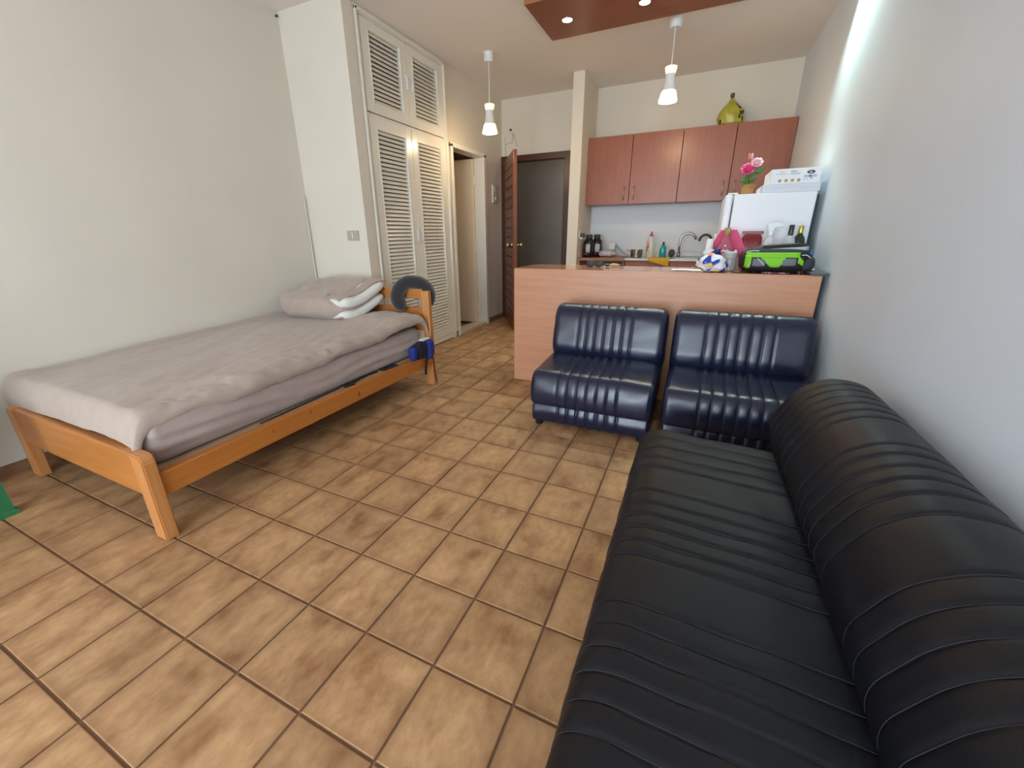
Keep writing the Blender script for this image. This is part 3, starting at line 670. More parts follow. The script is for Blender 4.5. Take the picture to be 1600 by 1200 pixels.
# ------------------------------------------------------------------ kitchen run along the back wall
cab = []
XS = [.958, 1.467, 1.986, 2.487, 2.997]
for i, (a, b_, lab) in enumerate(((0, 2, 'reddish cherry wall cabinet with two doors beside the white pier'), (2, 4, 'reddish cherry wall cabinet with two doors in the corner by the right wall'))):
    t = thing('wall_cabinet', lab, 'cabinet', ((XS[a] + XS[b_]) / 2, 5.32, 1.49), 'kitchen wall cabinets')
    x0, x1 = XS[a] + .004, XS[b_] - .004
    bm = B(); box(bm, x0, x0 + .016, 5.168, YK - .002, 1.49, 2.205); box(bm, x1 - .016, x1, 5.168, YK - .002, 1.49, 2.205); box(bm, x0 + .016, x1 - .016, 5.168, YK - .002, 1.49, 1.506); box(bm, x0 + .016, x1 - .016, 5.168, YK - .002, 2.189, 2.205); box(bm, x0 + .016, x1 - .016, YK - .012, YK - .002, 1.506, 2.189); box(bm, x0 + .016, x1 - .016, 5.19, YK - .012, 1.84, 1.856)
    obj('carcass', bm, CHERRY, t)
    for k in (a, a + 1):
        d = obj('door', bx(XS[k] + .003, XS[k + 1] - .003, 5.148, 5.167, 1.488, 2.207, bev=.0015), CHERRY, t)
        hx = XS[k + 1] - .055 if k % 2 == 0 else XS[k] + .055
        hb = B(); tube(hb, [(hx, 5.148, 1.535), (hx, 5.125, 1.545), (hx, 5.122, 1.60), (hx, 5.125, 1.665), (hx, 5.148, 1.675)], .005, 8); obj('handle', hb, STEEL, d, smooth=True)
CTB = .887
st_ = thing('kitchen_shelf_unit', 'brown kitchen worktop on an open unit under the black jars', 'cabinet', (1.24, 5.2, 0))
obj('worktop', bx(.966, 1.52, 4.90, YK - .003, CTB - .03, CTB, bev=.002), wood('kitchen_worktop', (.36, .155, .07), (.30, .12, .05), .4, 'x', 5.), st_)
obj('side_panel', bx(.966, .984, 4.92, YK - .003, .004, CTB - .03), LAM_X, st_); obj('side_panel', bx(1.50, 1.518, 4.92, YK - .003, .004, CTB - .03), CHERRY, st_)
obj('back_panel', bx(.984, 1.50, YK - .02, YK - .003, .004, CTB - .03), M('grey_board', (.42, .42, .42), .7), st_); obj('shelf', bx(.984, 1.50, 4.95, YK - .02, .42, .438), CHERRY, st_)
sk = thing('sink_unit', 'kitchen sink unit with pale top and reddish drawer fronts behind the counter', 'sink', (2.2, 5.2, 0))
obj('sink_top', bx(1.522, 2.985, 4.89, YK - .003, CTB - .022, CTB, bev=.004), M('pale_sink_top', (.66, .68, .70), .25, coat=.2), sk)
obj('upstand', bx(1.80, 2.985, YK - .03, YK - .003, CTB, CTB + .05, bev=.004), M('pale_sink_top', (.7, .7, .7)), sk)
obj('basin_rim', bx(2.05, 2.6, 5.02, 5.34, CTB + .0005, CTB + .006, bev=.003), STEEL, sk); obj('basin', bx(2.08, 2.57, 5.05, 5.31, CTB + .0055, CTB + .0075, bev=.0006), M('dark_steel', (.2, .2, .2), .3, 1.), sk)
obj('body', bx(1.526, 2.98, 4.93, YK - .01, .08, CTB - .022), CHERRY, sk)
for a, b_ in ((1.53, 2.01), (2.015, 2.495), (2.50, 2.98)):
    d = obj('drawer', bx(a, b_, 4.91, 4.93, .72, CTB - .027, bev=.002), CHERRY, sk); obj('knob', lathe(B(), (a + b_) / 2, 4.895, [(.01, .79), (.014, .8), (.01, .81)], 10), STEEL, d)
    d = obj('door', bx(a, b_, 4.91, 4.93, .09, .715, bev=.002), CHERRY, sk)
obj('plinth', bx(1.53, 2.98, 4.98, 5.0, .004, .08), BLACKP, sk)
KT = CTB + .0006
def arc(c, r, a0, a1, n=14, y=None): return [(c[0] + r * math.cos(math.radians(lerp(a0, a1, k / n))), c[1], c[2] + r * math.sin(math.radians(lerp(a0, a1, k / n)))) for k in range(n + 1)]
def faucet(x, y, lab, mt, s=1.):
    t = thing('kitchen_tap', lab, 'tap', (x, y, KT))
    b = B(); tube(b, [(x, y, KT + .03), (x, y, KT + .12 * s), (x + .003, y, KT + .15 * s)] + arc((x + .072 * s, y, KT + .17 * s), .07 * s, 172, 40, 12) + [(x + .142 * s, y, KT + .195 * s)], .0125, 12); obj('spout', b, mt, t, smooth=True)
    obj('nozzle', tube(B(), [(x + .136 * s, y, KT + .205 * s), (x + .152 * s, y, KT + .178 * s)], .016, 10), mt, t)
    obj('base', lathe(B(), x, y, [(.030, KT), (.030, KT + .008), (.019, KT + .02), (.019, KT + .05)], 16), mt, t, smooth=40)
    obj('lever', tube(B(), [(x, y, KT + .045), (x + .02, y - .05, KT + .06)], .006, 8), mt, t)
faucet(2.078, 5.25, 'curved chrome kitchen tap on the sink beside the teal bottle', M('tap_steel', (.42, .41, .40), .22, 1.), 1.12)

def bottle(name, lab, cat, cx, cy, z, prof, mt, cap=None, capm=None, label_=None, labm=None, sx=1., sy=1., liquid=None, liqm=None, n=22, body='body'):
    t = thing(name, lab, cat, (cx, cy, z))
    obj(body, lathe(B(), cx, cy, [(r, z + h) for r, h in prof], n, sx=sx, sy=sy), mt, t, smooth=40)
    if cap: obj('cap', lathe(B(), cx, cy, [(r, z + h) for r, h in cap], 16), capm, t, smooth=40)
    if label_: obj('label', lathe(B(), cx, cy, [(r, z + h) for r, h in label_], n, cap=False, sx=sx, sy=sy), labm, t, smooth=True)
    if liquid: obj('liquid', lathe(B(), cx, cy, [(r, z + h) for r, h in liquid], n, sx=sx, sy=sy), liqm, t, smooth=40)
    return t
def patch(t, name, cx, cy, r, z0, z1, a0, a1, mt, sx=1., sy=1.):
    """a printed label wrapped on a round body; angles in degrees, -90 faces the room"""
    b = B(); grid(b, 12, 3, lambda u, v: (cx + sx * r * math.cos(math.radians(lerp(a0, a1, u))), cy + sy * r * math.sin(math.radians(lerp(a0, a1, u))), lerp(z0, z1, v))); return obj(name, b, mt, t, smooth=True, solid=.0006, offset=1)
# black supplement jars
JAR = M('black_jar', (.010, .010, .012), .3); REDL = M('red_print', (.42, .02, .03), .5); SILV = M('silver_print', (.50, .52, .55), .4); CAPD = M('dark_grey_cap', (.05, .05, .05), .5)
def jar(cx, cy, lab, front):
    t = bottle('supplement_jar', lab, 'jar', cx, cy, KT, [(.060, 0), (.066, .008), (.066, .165), (.060, .195), (.036, .215), (.034, .225)], JAR, [(.038, .222), (.040, .226), (.040, .262), (.036, .266)], CAPD)
    patch(t, 'label', cx, cy, .0666, KT + .055, KT + .155, -95 if front else -110, -40 if front else -62, SILV)
    patch(t, 'label_band', cx, cy, .0667, KT + .028, KT + .045, -150, -80, REDL); patch(t, 'label_mark', cx, cy, .0667, KT + .10, KT + .14, -155, -125, REDL)
    return t
jar(1.045, 5.11, 'large black supplement jar standing beside the white pier', False); jar(1.115, 5.235, 'black supplement jar with silver label behind the front jar', True)
# wall socket and plug on the pier
so = thing('wall_socket', 'white wall socket with dark plug on the pier above the black jars', 'socket', (.965, 4.97, 1.13))
obj('plate', bx(.9625, .972, 4.92, 5.0, 1.115, 1.20, bev=.002), WHITEP, so); obj('plug', bx(.972, 1.02, 4.94, 4.985, 1.125, 1.17, bev=.005), CAPD, so); obj('adapter', bx(.972, 1.0, 4.935, 4.99, 1.10, 1.124, bev=.004), WHITEP, so)
# dispenser/bag: green-white pack, cloth, leaf cable
pk = thing('sponge_pack', 'white and green sponge pack leaning on the kitchen wall', 'pack', (1.275, 5.40, KT))
obj('wrapper', bx(1.235, 1.315, 5.38, 5.42, KT, KT + .17, bev=.006), WHITEP, pk); obj('green_band', bx(1.234, 1.316, 5.379, 5.4205, KT + .02, KT + .085, bev=.006), M('mint', (.25, .48, .42), .5), pk)
b = B(); superell(b, (1.27, 5.16, KT + .040), (.105, .07, .036), 2.3, 40, 16, fn=lambda v: Vector((v.x, v.y, v.z * (1 + .5 * nz(v.x, v.y, 0, 22)))) * (1 + .18 * nz(v.x, v.y, v.z, 30)))
tag(obj('dish_cloth', b, M('blush_cloth', (.62, .53, .55), .9, bump=.3, bscale=200), smooth=True), 'crumpled pale pink dish cloth on the kitchen worktop', 'cloth')
b = B(); tube(b, [(1.32, 5.43, KT + .13), (1.36, 5.40, KT + .09), (1.42, 5.36, KT + .045), (1.50, 5.32, KT + .012), (1.56, 5.30, KT + .006)], .006, 8, rs=[.011, .009, .007, .006, .005]); tag(obj('power_cable', b, M('grey_cord', (.40, .42, .42), .5), smooth=True), 'thick grey cord trailing from the kitchen wall', 'cord')
pt = thing('steel_pot', 'small open stainless steel pot beside the dish soap', 'pot', (1.62, 5.13, KT))
PF = lathe(B(), 1.62, 5.13, [(.062, KT), (.068, KT + .006), (.070, KT + .085), (.076, KT + .09), (.066, KT + .088), (.062, KT + .01), (.0, KT + .008)], 28, cap=False)
obj('pot_body', PF, M('pot_steel', (.40, .36, .30), .22, 1.), pt, smooth=40); obj('pot_handle', tube(B(), [(1.55, 5.13, KT + .075), (1.515, 5.13, KT + .085), (1.50, 5.13, KT + .08)], .006, 8), STEEL, pt)
CLEAR = M('clear_plastic', (.80, .82, .80), .12, alpha=.55)
t = bottle('dish_soap_bottle', 'tall clear dish soap bottle with pink cap and yellow liquid', 'bottle', 1.765, 5.16, KT, [(.040, 0), (.046, .01), (.048, .10), (.044, .17), (.036, .21), (.020, .235), (.018, .242)], CLEAR,
           [(.020, .240), (.021, .255), (.012, .265), (.010, .288), (.005, .292)], M('pink_cap', (.55, .10, .16), .4), sy=.62, liquid=[(.038, .003), (.044, .012), (.0455, .062), (.001, .063)], liqm=M('yellow_soap', (.70, .62, .02), .25))
patch(t, 'label', 1.765, 5.16, .0487, KT + .07, KT + .185, -150, -95, M('soap_label', (.72, .62, .50), .5, col2=(.55, .10, .12), nscale=38, mix=(.5, .56)), sy=.62)
patch(t, 'label_mark', 1.765, 5.16, .0490, KT + .125, KT + .165, -140, -105, M('soap_label_red', (.55, .05, .07), .5, col2=(.75, .55, .2), nscale=50, mix=(.48, .54)), sy=.62)
t = bottle('teal_soap_bottle', 'small teal soap bottle with dark cap beside the tap', 'bottle', 1.908, 5.16, KT, [(.034, 0), (.038, .006), (.038, .06), (.036, .105), (.028, .132), (.013, .142)], M('teal_plastic', (.02, .36, .42), .15, alpha=.85),
           [(.012, .14), (.014, .15), (.013, .165), (.008, .178)], CAPD, sy=.7, liquid=[(.030, .003), (.0365, .008), (.037, .042), (.001, .043)], liqm=M('green_soap', (.01, .20, .09), .2))
b = B(); superell(b, (2.005, 5.22, KT + .047), (.036, .03, .046), 2.3, 20, 12); tag(obj('scrubber', b, M('dark_scrubber', (.07, .075, .085), .8, bump=.6, bscale=160), smooth=True), 'dark round scrubber standing beside the tap', 'scrubber')
def ycl(u, v):
    x = 1.775 + .235 * u; s = v * .24
    y = 5.06 - s if s < .165 else 4.884; z = KT + .004 if s < .165 else KT + .004 - (s - .165) * (.35 + .9 * u)
    return (x + .012 * nz(u * 3, v * 3, 1) + .01 * v * (1 - 2 * u) * 0, y + .003 * math.sin(u * 14), z + .003 * nz(u * 6, v * 6, 2))
b = B(); grid(b, 16, 16, ycl); tag(obj('yellow_cloth', b, M('yellow_cloth', (.62, .33, .03), .9, bump=.4, bscale=200), smooth=True, solid=.004, offset=1), 'mustard yellow cloth hanging over the sink edge', 'cloth')
t = thing('black_gooseneck_tap', 'black gooseneck water tap behind the white paper roll', 'tap', (2.40, 5.30, KT))
b = B(); tube(b, [(2.40, 5.30, KT + .02), (2.402, 5.30, KT + .16)] + arc((2.342, 5.30, KT + .19), .06, 5, 190, 14), .012, 10); obj('spout', b, BLACKP, t, smooth=True); obj('base', lathe(B(), 2.40, 5.30, [(.026, KT), (.026, KT + .012), (.014, KT + .03)], 14), BLACKP, t)

# ------------------------------------------------------------------ fridge, its door faces the kitchen
FT = 1.418
fg = thing('white_fridge', 'white fridge standing side-on between the counter and the right wall', 'fridge', (2.70, 3.67, 0))
FY0, FY1 = 3.40, 3.95
obj('body', bx(2.468, 2.955, FY0, FY1, .03, FT, bev=.008), WHITE, fg)
d = obj('door', bx(2.412, 2.462, FY0 + .002, FY1 - .002, .05, FT - .002, bev=.012, seg=3), WHITE, fg)
obj('hinge_cover', bx(2.425, 2.49, FY0 + .02, FY0 + .06, FT + .0005, FT + .012, bev=.004), WHITEP, fg)
obj('back_grille', bx(2.957, 2.972, FY0 + .02, FY1 - .02, .2, FT - .02, bev=.002), M('grille_black', (.02, .022, .028), .6), fg)
obj('door_handle', bx(2.392, 2.411, FY1 - .06, FY1 - .03, .85, 1.15, bev=.006), WHITEP, d)
for yy in (FY0 + .05, FY1 - .05):
    for xx in (2.5, 2.92): obj('foot', lathe(B(), xx, yy, [(.018, 0), (.018, .03)], 10), BLACKP, fg)
# boxes on the fridge
BX = M('white_carton', (.80, .81, .84), .45); GREYT = M('grey_print', (.30, .30, .33), .6); TAN = M('tan_print', (.55, .37, .19), .6); DKP = M('dark_print', (.07, .06, .07), .6); LILAC = M('lilac_print', (.50, .50, .60), .6)
bo = thing('appliance_carton', 'large pale grey carton lying flat on the fridge below another box', 'box', (2.80, 3.6, FT))
z0 = FT + .001; z1 = z0 + .052
obj('carton', bx(2.632, 2.965, 3.42, 3.80, z0, z1, bev=.002), M('grey_white_carton', (.66, .68, .73), .45), bo); obj('lid_flap', bx(2.634, 2.963, 3.4165, 3.4195, z0 + .028, z1, bev=.0005), M('grey_white_carton', (.6, .6, .6)), bo)
for a, b_ in ((2.75, 2.79), (2.795, 2.81), (2.815, 2.85)): obj('print_line', bx(a, b_, 3.4160, 3.4166, z0 + .020, z0 + .026), WHITE, bo)
bo = thing('waffle_maker_box', 'white printed box with four brown dots on top of the fridge stack', 'box', (2.81, 3.6, z1))
z0 = z1 + .001; z1 = z0 + .093; yf = 3.425
obj('carton', bx(2.672, 2.955, yf, 3.78, z0, z1, bev=.0015), BX, bo)
for k in range(4):
    b = B(); lathe(b, 0, 0, [(.0105, 0), (.0105, .0006)], 18); rot_bm(b, PI / 2, 'X', (0, 0, 0)); bmesh.ops.translate(b, verts=b.verts, vec=(2.728 + k * .036, yf - .0003, z0 + .020)); obj('printed_dot', b, TAN, bo)
    b = B(); lathe(b, 0, 0, [(.0055, 0), (.0055, .0006)], 12); rot_bm(b, PI / 2, 'X', (0, 0, 0)); bmesh.ops.translate(b, verts=b.verts, vec=(2.728 + k * .036, yf - .0009, z0 + .020)); obj('printed_dot', b, M('brown_print', (.36, .22, .10), .6), bo)
for a, b_, z, h in ((2.724, 2.730, .074, .006), (2.734, 2.745, .072, .003), (2.700, 2.766, .060, .0025), (2.782, 2.815, .073, .006), (2.780, 2.840, .062, .003), (2.786, 2.834, .056, .002), (2.862, 2.872, .021, .004), (2.878, 2.888, .021, .004), (2.898, 2.91, .024, .008)):
    obj('print_line', bx(a, b_, yf - .0008, yf - .0002, z0 + z, z0 + z + h), GREYT, bo)
b = B(); lathe(b, 0, 0, [(.023, 0), (.023, .0006)], 20, sy=.5); rot_bm(b, PI / 2, 'X', (0, 0, 0)); bmesh.ops.translate(b, verts=b.verts, vec=(2.897, yf - .0003, z0 + .066)); obj('printed_picture', b, DKP, bo)
b = B(); lathe(b, 0, 0, [(.008, 0), (.008, .0006)], 14, sy=.7); rot_bm(b, PI / 2, 'X', (0, 0, 0)); bmesh.ops.translate(b, verts=b.verts, vec=(2.896, yf - .0009, z0 + .065)); obj('printed_picture', b, LILAC, bo)
obj('printed_panel', bx(2.862, 2.932, yf - .0007, yf - .0002, z0 + .034, z0 + .050), LILAC, bo); obj('printed_picture', bx(2.890, 2.902, yf - .0012, yf - .0006, z0 + .036, z0 + .046), DKP, bo)
# flower pot on the fridge
fp = thing('potted_flower', 'pink artificial flowers in a terracotta pot on the white fridge', 'potted plant', (2.545, 3.45, FT))
FC = (2.547, 3.47)
obj('pot', lathe(B(), *FC, [(.030, FT + .0005), (.034, FT + .002), (.042, FT + .048), (.046, FT + .049), (.047, FT + .062), (.042, FT + .063), (.038, FT + .055), (0, FT + .054)], 20, cap=False), M('terracotta', (.50, .26, .08), .7, col2=(.42, .20, .06), nscale=30), fp, smooth=40)
STEM = M('stem_green', (.06, .16, .03), .6); LEAFG = M('leaf_green', (.10, .26, .05), .5, col2=(.05, .16, .03), nscale=40); PINK = M('petal_pink', (.72, .10, .25), .6, col2=(.62, .02, .12), nscale=50); PALE = M('petal_pale', (.82, .45, .50), .6); CORAL = M('petal_coral', (.70, .25, .20), .6)
def head_(c, r, n, mt, lab=None):
    b = B()
    for layer, (rr, tilt, k) in enumerate(((1., .35, n), (.72, .8, n - 1), (.45, 1.2, max(3, n - 3)))):
        for i in range(k):
            a = 2 * PI * (i + .5 * layer) / k; w = r * rr * .62
            vs = []
            for q in range(4):
                t_ = q / 3; rad = r * rr * t_ * math.cos(tilt * t_); zz = r * rr * t_ * math.sin(tilt * t_) * .9; ww = w * math.sin(PI * (.18 + .72 * t_))
                o = Vector((math.cos(a), math.sin(a), 0)); p_ = Vector((-math.sin(a), math.cos(a), 0))
                vs.append([Vector(c) + o * rad + p_ * ww * s + Vector((0, 0, zz - .1 * ww * abs(s))) for s in (-1, 0, 1)])
            g = [[b.verts.new(x) for x in row] for row in vs]
            for q in range(3):
                for s in range(2): b.faces.new((g[q][s], g[q][s + 1], g[q + 1][s + 1], g[q + 1][s]))
    rot_bm(b, math.radians(58), 'X', c)
    return obj('flower_head', b, mt, fp, smooth=True, solid=.0012, label=lab)
def leaf_(p, q, w):
    p, q = Vector(p), Vector(q); d = (q - p); sd = d.cross(Vector((0, 1, .2))).normalized(); b = B(); rows = []
    for k in range(6):
        t_ = k / 5; ww = w * math.sin(PI * (.06 + .90 * t_)); c = p + d * t_ + Vector((0, -.006 * math.sin(PI * t_), 0))
        rows.append([b.verts.new(c + sd * ww), b.verts.new(c + Vector((0, .003, 0))), b.verts.new(c - sd * ww)])
    for k in range(5):
        for s in range(2): b.faces.new((rows[k][s], rows[k][s + 1], rows[k + 1][s + 1], rows[k + 1][s]))
    return obj('leaf', b, LEAFG, fp, smooth=True, solid=.001)
fx_, fy_ = FC
for q in ((-.015, -.02, .155), (.035, -.005, .19), (-.005, .005, .22)):
    tb = B(); tube(tb, [(fx_, fy_, FT + .05), (fx_ + q[0] * .4, fy_ + q[1] * .4, FT + .05 + (q[2] - .05) * .6), (fx_ + q[0], fy_ + q[1], FT + q[2])], .0028, 6); obj('stem', tb, STEM, fp)
head_((fx_ - .022, fy_ - .025, FT + .158), .048, 8, PINK, 'deep pink open flower'); head_((fx_ + .030, fy_ - .008, FT + .198), .040, 7, PALE, 'pale pink flower'); head_((fx_ + .012, fy_, FT + .21), .024, 6, CORAL)
for dx in (-.022, -.006): 
    b = B(); superell(b, (fx_ + dx, fy_, FT + .245), (.008, .008, .021), 2, 12, 8); obj('flower_bud', b, PALE if dx > -.02 else CORAL, fp, smooth=True)
for p, q, w in (((.01, -.01, .13), (.085, -.01, .165), .020), ((.0, -.01, .10), (-.06, -.02, .085), .016), ((0, -.01, .09), (.045, -.02, .10), .015), ((-.01, -.01, .08), (-.045, -.03, .045), .013), ((.0, -.015, .075), (.02, -.03, .10), .014), ((-.02, 0, .16), (-.065, 0, .185), .009), ((.0, -.02, .12), (.03, -.03, .135), .012), ((-.01, -.02, .11), (-.035, -.03, .12), .012)):
    leaf_((fx_ + p[0], fy_ + p[1], FT + p[2]), (fx_ + q[0], fy_ + q[1], FT + q[2]), w)

# yellow bag on the wall cabinet
yb = thing('yellow_bag', 'tied yellow-green plastic bag standing on top of the kitchen wall cabinets', 'bag', (2.41, 5.30, 2.207))
def bagf(v):
    h = (v.z + .135) / .27; a = math.atan2(v.y, v.x); k = (1 - .90 * sstep(.42, 1.0, h) ** .8) * (1 + .20 * nz(v.x + 2.4, v.y + 5.3, v.z + 2, 12)) * (1 + .06 * math.sin(a * 9 + h * 3) * (.3 + h))
    return Vector((v.x * k - .012 * sstep(.4, 1, h), v.y * k, v.z))
YC = (2.412, 5.30, 2.3425)
b = B(); superell(b, YC, (.124, .10, .135), 2.6, 56, 28, fn=bagf, pz=4)
YEL = M('yellow_green_film', (.40, .36, .035), .35, col2=(.50, .46, .06), nscale=12, bump=.5, bscale=40); obj('bag_body', b, YEL, yb, smooth=True)
obj('knot', lump((2.398, 5.295, 2.490), (.020, .02, .024), 30, .3), M('brown_knot', (.10, .07, .04), .6), yb, smooth=True)
def ymark(th, ph, dth, dph):
    sg = lambda q, e: math.copysign(abs(q) ** e, q); b = B()
    def f(u, v):
        t = math.radians(th + dth * (u - .5)); p = math.radians(ph + dph * (v - .5) * (1 - .5 * abs(u - .5)))
        q = Vector((.124 * sg(math.cos(p), .5) * sg(math.cos(t), 2 / 2.6), .10 * sg(math.cos(p), .5) * sg(math.sin(t), 2 / 2.6), .135 * sg(math.sin(p), .5)))
        q = bagf(q); q.x *= 1.02; q.y = q.y * 1.02 - .001; return Vector(YC) + q
    grid(b, 6, 6, f); obj('printed_mark', b, M('olive_print', (.05, .05, .015), .6), yb, smooth=True, solid=.001, offset=1)
ymark(-150, -35, 22, 40); ymark(-125, -50, 14, 18); ymark(-48, 5, 20, 26); ymark(-55, -14, 12, 14); ymark(-38, -22, 10, 18)

# ------------------------------------------------------------------ things on the counter
# sunglasses
sg_ = thing('sunglasses', 'dark sunglasses lying folded on the counter', 'sunglasses', (1.563, 3.15, PT))
for dx in (-.034, .034):
    b = B(); superell(b, (1.563 + dx, 3.135, PT + .026), (.030, .004, .0245), 2.6, 24, 10); obj('lens', b, M('dark_lens', (.010, .009, .009), .5), sg_, smooth=True)
    obj('temple', tube(B(), [(1.563 + dx * 1.85, 3.138, PT + .036), (1.563 + dx * 1.8, 3.19, PT + .026), (1.563 + dx * 1.2, 3.26, PT + .004)], .0028, 6), BLACKP, sg_)
obj('bridge', tube(B(), [(1.555, 3.134, PT + .036), (1.563, 3.132, PT + .040), (1.571, 3.134, PT + .036)], .0026, 6), BRASS, sg_)
br = thing('wooden_brush', 'small wooden handled brush lying beside the sunglasses', 'brush', (1.71, 3.22, PT))
obj('handle', tube(B(), [(1.668, 3.20, PT + .013), (1.69, 3.205, PT + .014), (1.715, 3.21, PT + .013), (1.745, 3.215, PT + .010)], .01, 10, rs=[.008, .013, .012, .006]), M('light_wood', (.62, .38, .18), .5), br, smooth=True)
obj('tip', tube(B(), [(1.640, 3.195, PT + .011), (1.668, 3.20, PT + .013)], .01, 10, rs=[.011, .007]), BLACKP, br); obj('tip', tube(B(), [(1.745, 3.215, PT + .010), (1.775, 3.22, PT + .009)], .005, 10, rs=[.007, .004]), BLACKP, br)
b = B(); grid(b, 10, 6, lambda u, v: (2.13 + .20 * u, 2.985 + .12 * v + .01 * u, PT + .0012 + .003 * u * v + .0015 * math.sin(u * 5))); tag(obj('white_paper', b, M('paper', (.80, .80, .78), .8), solid=.0006, offset=1), 'white sheet of paper lying flat on the counter by the plastic bag', 'paper')
# colourful plastic bag
def patchy(name):
    mt = bpy.data.materials.new(name); mt.use_nodes = True; N = mt.node_tree.nodes; L = mt.node_tree.links; p = N['Principled BSDF']
    tc = N.new('ShaderNodeTexCoord'); v = N.new('ShaderNodeTexVoronoi'); v.inputs['Scale'].default_value = 22; L.new(tc.outputs['Object'], v.inputs['Vector'])
    s = N.new('ShaderNodeSeparateColor'); L.new(v.outputs['Color'], s.inputs[0]); r = N.new('ShaderNodeValToRGB'); r.color_ramp.interpolation = 'CONSTANT'; e = r.color_ramp.elements
    e[0].position = 0; e[0].color = (.76, .77, .80, 1); e[1].position = .30; e[1].color = (.02, .06, .38, 1)
    for ps, c in ((.45, (.74, .55, .06)), (.62, (.66, .09, .03)), (.76, (.70, .62, .68))): q = e.new(ps); q.color = (*c, 1)
    L.new(s.outputs[0], r.inputs[0]); L.new(r.outputs[0], p.inputs['Base Color']); p.inputs['Roughness'].default_value = .3
    return mt
cb = thing('printed_plastic_bag', 'crumpled white plastic bag printed blue, yellow and red on the counter', 'bag', (2.38, 2.97, PT))
def crump(v):
    h = (v.z + .055) / .11; k = 1 + .30 * nz(v.x, v.y, v.z, 16) + .16 * nz(v.x, v.y, v.z, 40)
    return Vector((v.x * k * (1.12 - .35 * h), v.y * k * (1.1 - .35 * h), max(-.055, v.z * (1 + .35 * nz(v.x, v.y, 1, 18)))))
b = B(); superell(b, (2.385, 2.962, PT + .0555), (.10, .072, .055), 2.3, 56, 28, fn=crump); obj('bag_film', b, patchy('printed_film'), cb, smooth=True)
b = B(); grid(b, 10, 8, lambda u, v: (2.325 + .05 * u + .012 * math.sin(v * 7), 2.965 + .02 * nz(u * 3, v * 3, 0), PT + .09 + .055 * v * (1 - .25 * abs(u - .5)))); obj('bag_handle', b, WHITEP, cb, smooth=True, solid=.002)
# white paper roll, blue cap bottle, glass jar, rose bottle, pink cloth
pr = thing('paper_roll', 'slim white paper towel roll standing behind the printed bag', 'paper roll', (2.352, 3.15, PT)); obj('roll', lathe(B(), 2.352, 3.15, [(.024, PT), (.025, PT + .005), (.022, PT + .20), (.010, PT + .204), (.010, PT + .19)], 24), M('tissue', (.82, .83, .84), .9), pr, smooth=40); obj('core', lathe(B(), 2.352, 3.15, [(.0095, PT + .19), (.0095, PT + .2045)], 14), BOARD, pr)
t = bottle('blue_cap_bottle', 'clear bottle with dark blue cap beside the glass jar', 'bottle', 2.405, 3.10, PT, [(.026, 0), (.028, .004), (.028, .085), (.016, .102), (.014, .108)], CLEAR, [(.019, .105), (.021, .108), (.021, .14), (.017, .143)], M('navy_cap', (.015, .02, .16), .4))
t = bottle('glass_jar', 'squat glass jar with grey lid and amber contents on the counter', 'jar', 2.487, 3.072, PT, [(.038, 0), (.042, .004), (.043, .065), (.040, .08), (.036, .088)], M('jar_glass', (.55, .52, .46), .12, alpha=.6), [(.039, .085), (.041, .09), (.040, .118), (.030, .124)], M('grey_lid', (.42, .43, .44), .4), liquid=[(.034, .003), (.0395, .006), (.040, .055), (.001, .056)], liqm=M('amber', (.34, .22, .07), .3))
t = bottle('amber_bottle', 'slim brown bottle between the glass jar and the sports bag', 'bottle', 2.517, 3.14, PT, [(.014, 0), (.015, .004), (.015, .085), (.008, .1), (.008, .112)], M('brown_glass', (.10, .05, .02), .15), [(.009, .110), (.010, .114), (.010, .13), (.008, .132)], WHITEP)
t = bottle('rose_bottle', 'conical rose glass bottle with brown stopper in front of the pink cloth', 'bottle', 2.452, 3.19, PT, [(.052, 0), (.056, .006), (.055, .11), (.046, .15), (.026, .19), (.017, .215), (.016, .235)], M('rose_glass', (.52, .13, .19), .15, alpha=.8), [(.018, .232), (.020, .236), (.020, .272), (.017, .276)], M('cork_brown', (.30, .19, .07), .5, col2=(.5, .38, .16), nscale=40))
for x_, z_ in ((2.425, .118), (2.437, .124), (2.449, .12), (2.461, .124), (2.473, .118), (2.444, .155)): obj('printed_mark', bx(x_, x_ + .008, 3.134, 3.1365, PT + z_, PT + z_ + .010), WHITE, t)
def pinkc(u, v):
    a = math.radians(lerp(185, -5, u)); r = .045 + .085 * v
    return (2.462 + r * 1.0 * math.cos(a) + .01 * nz(u * 4, v * 3, 1), 3.215 + .35 * r * math.sin(a) * (1 + .4 * math.sin(u * 22)), PT + .262 - .15 * v - .03 * v * math.cos(u * 19) + .015 * abs(math.cos(a)) * v * -1.4)
b = B(); grid(b, 44, 16, pinkc); tag(obj('pink_cloth', b, M('pink_cloth', (.80, .13, .26), .9, bump=.4, bscale=150), smooth=True, solid=.004), 'bright pink cloth draped behind the rose bottle', 'cloth')
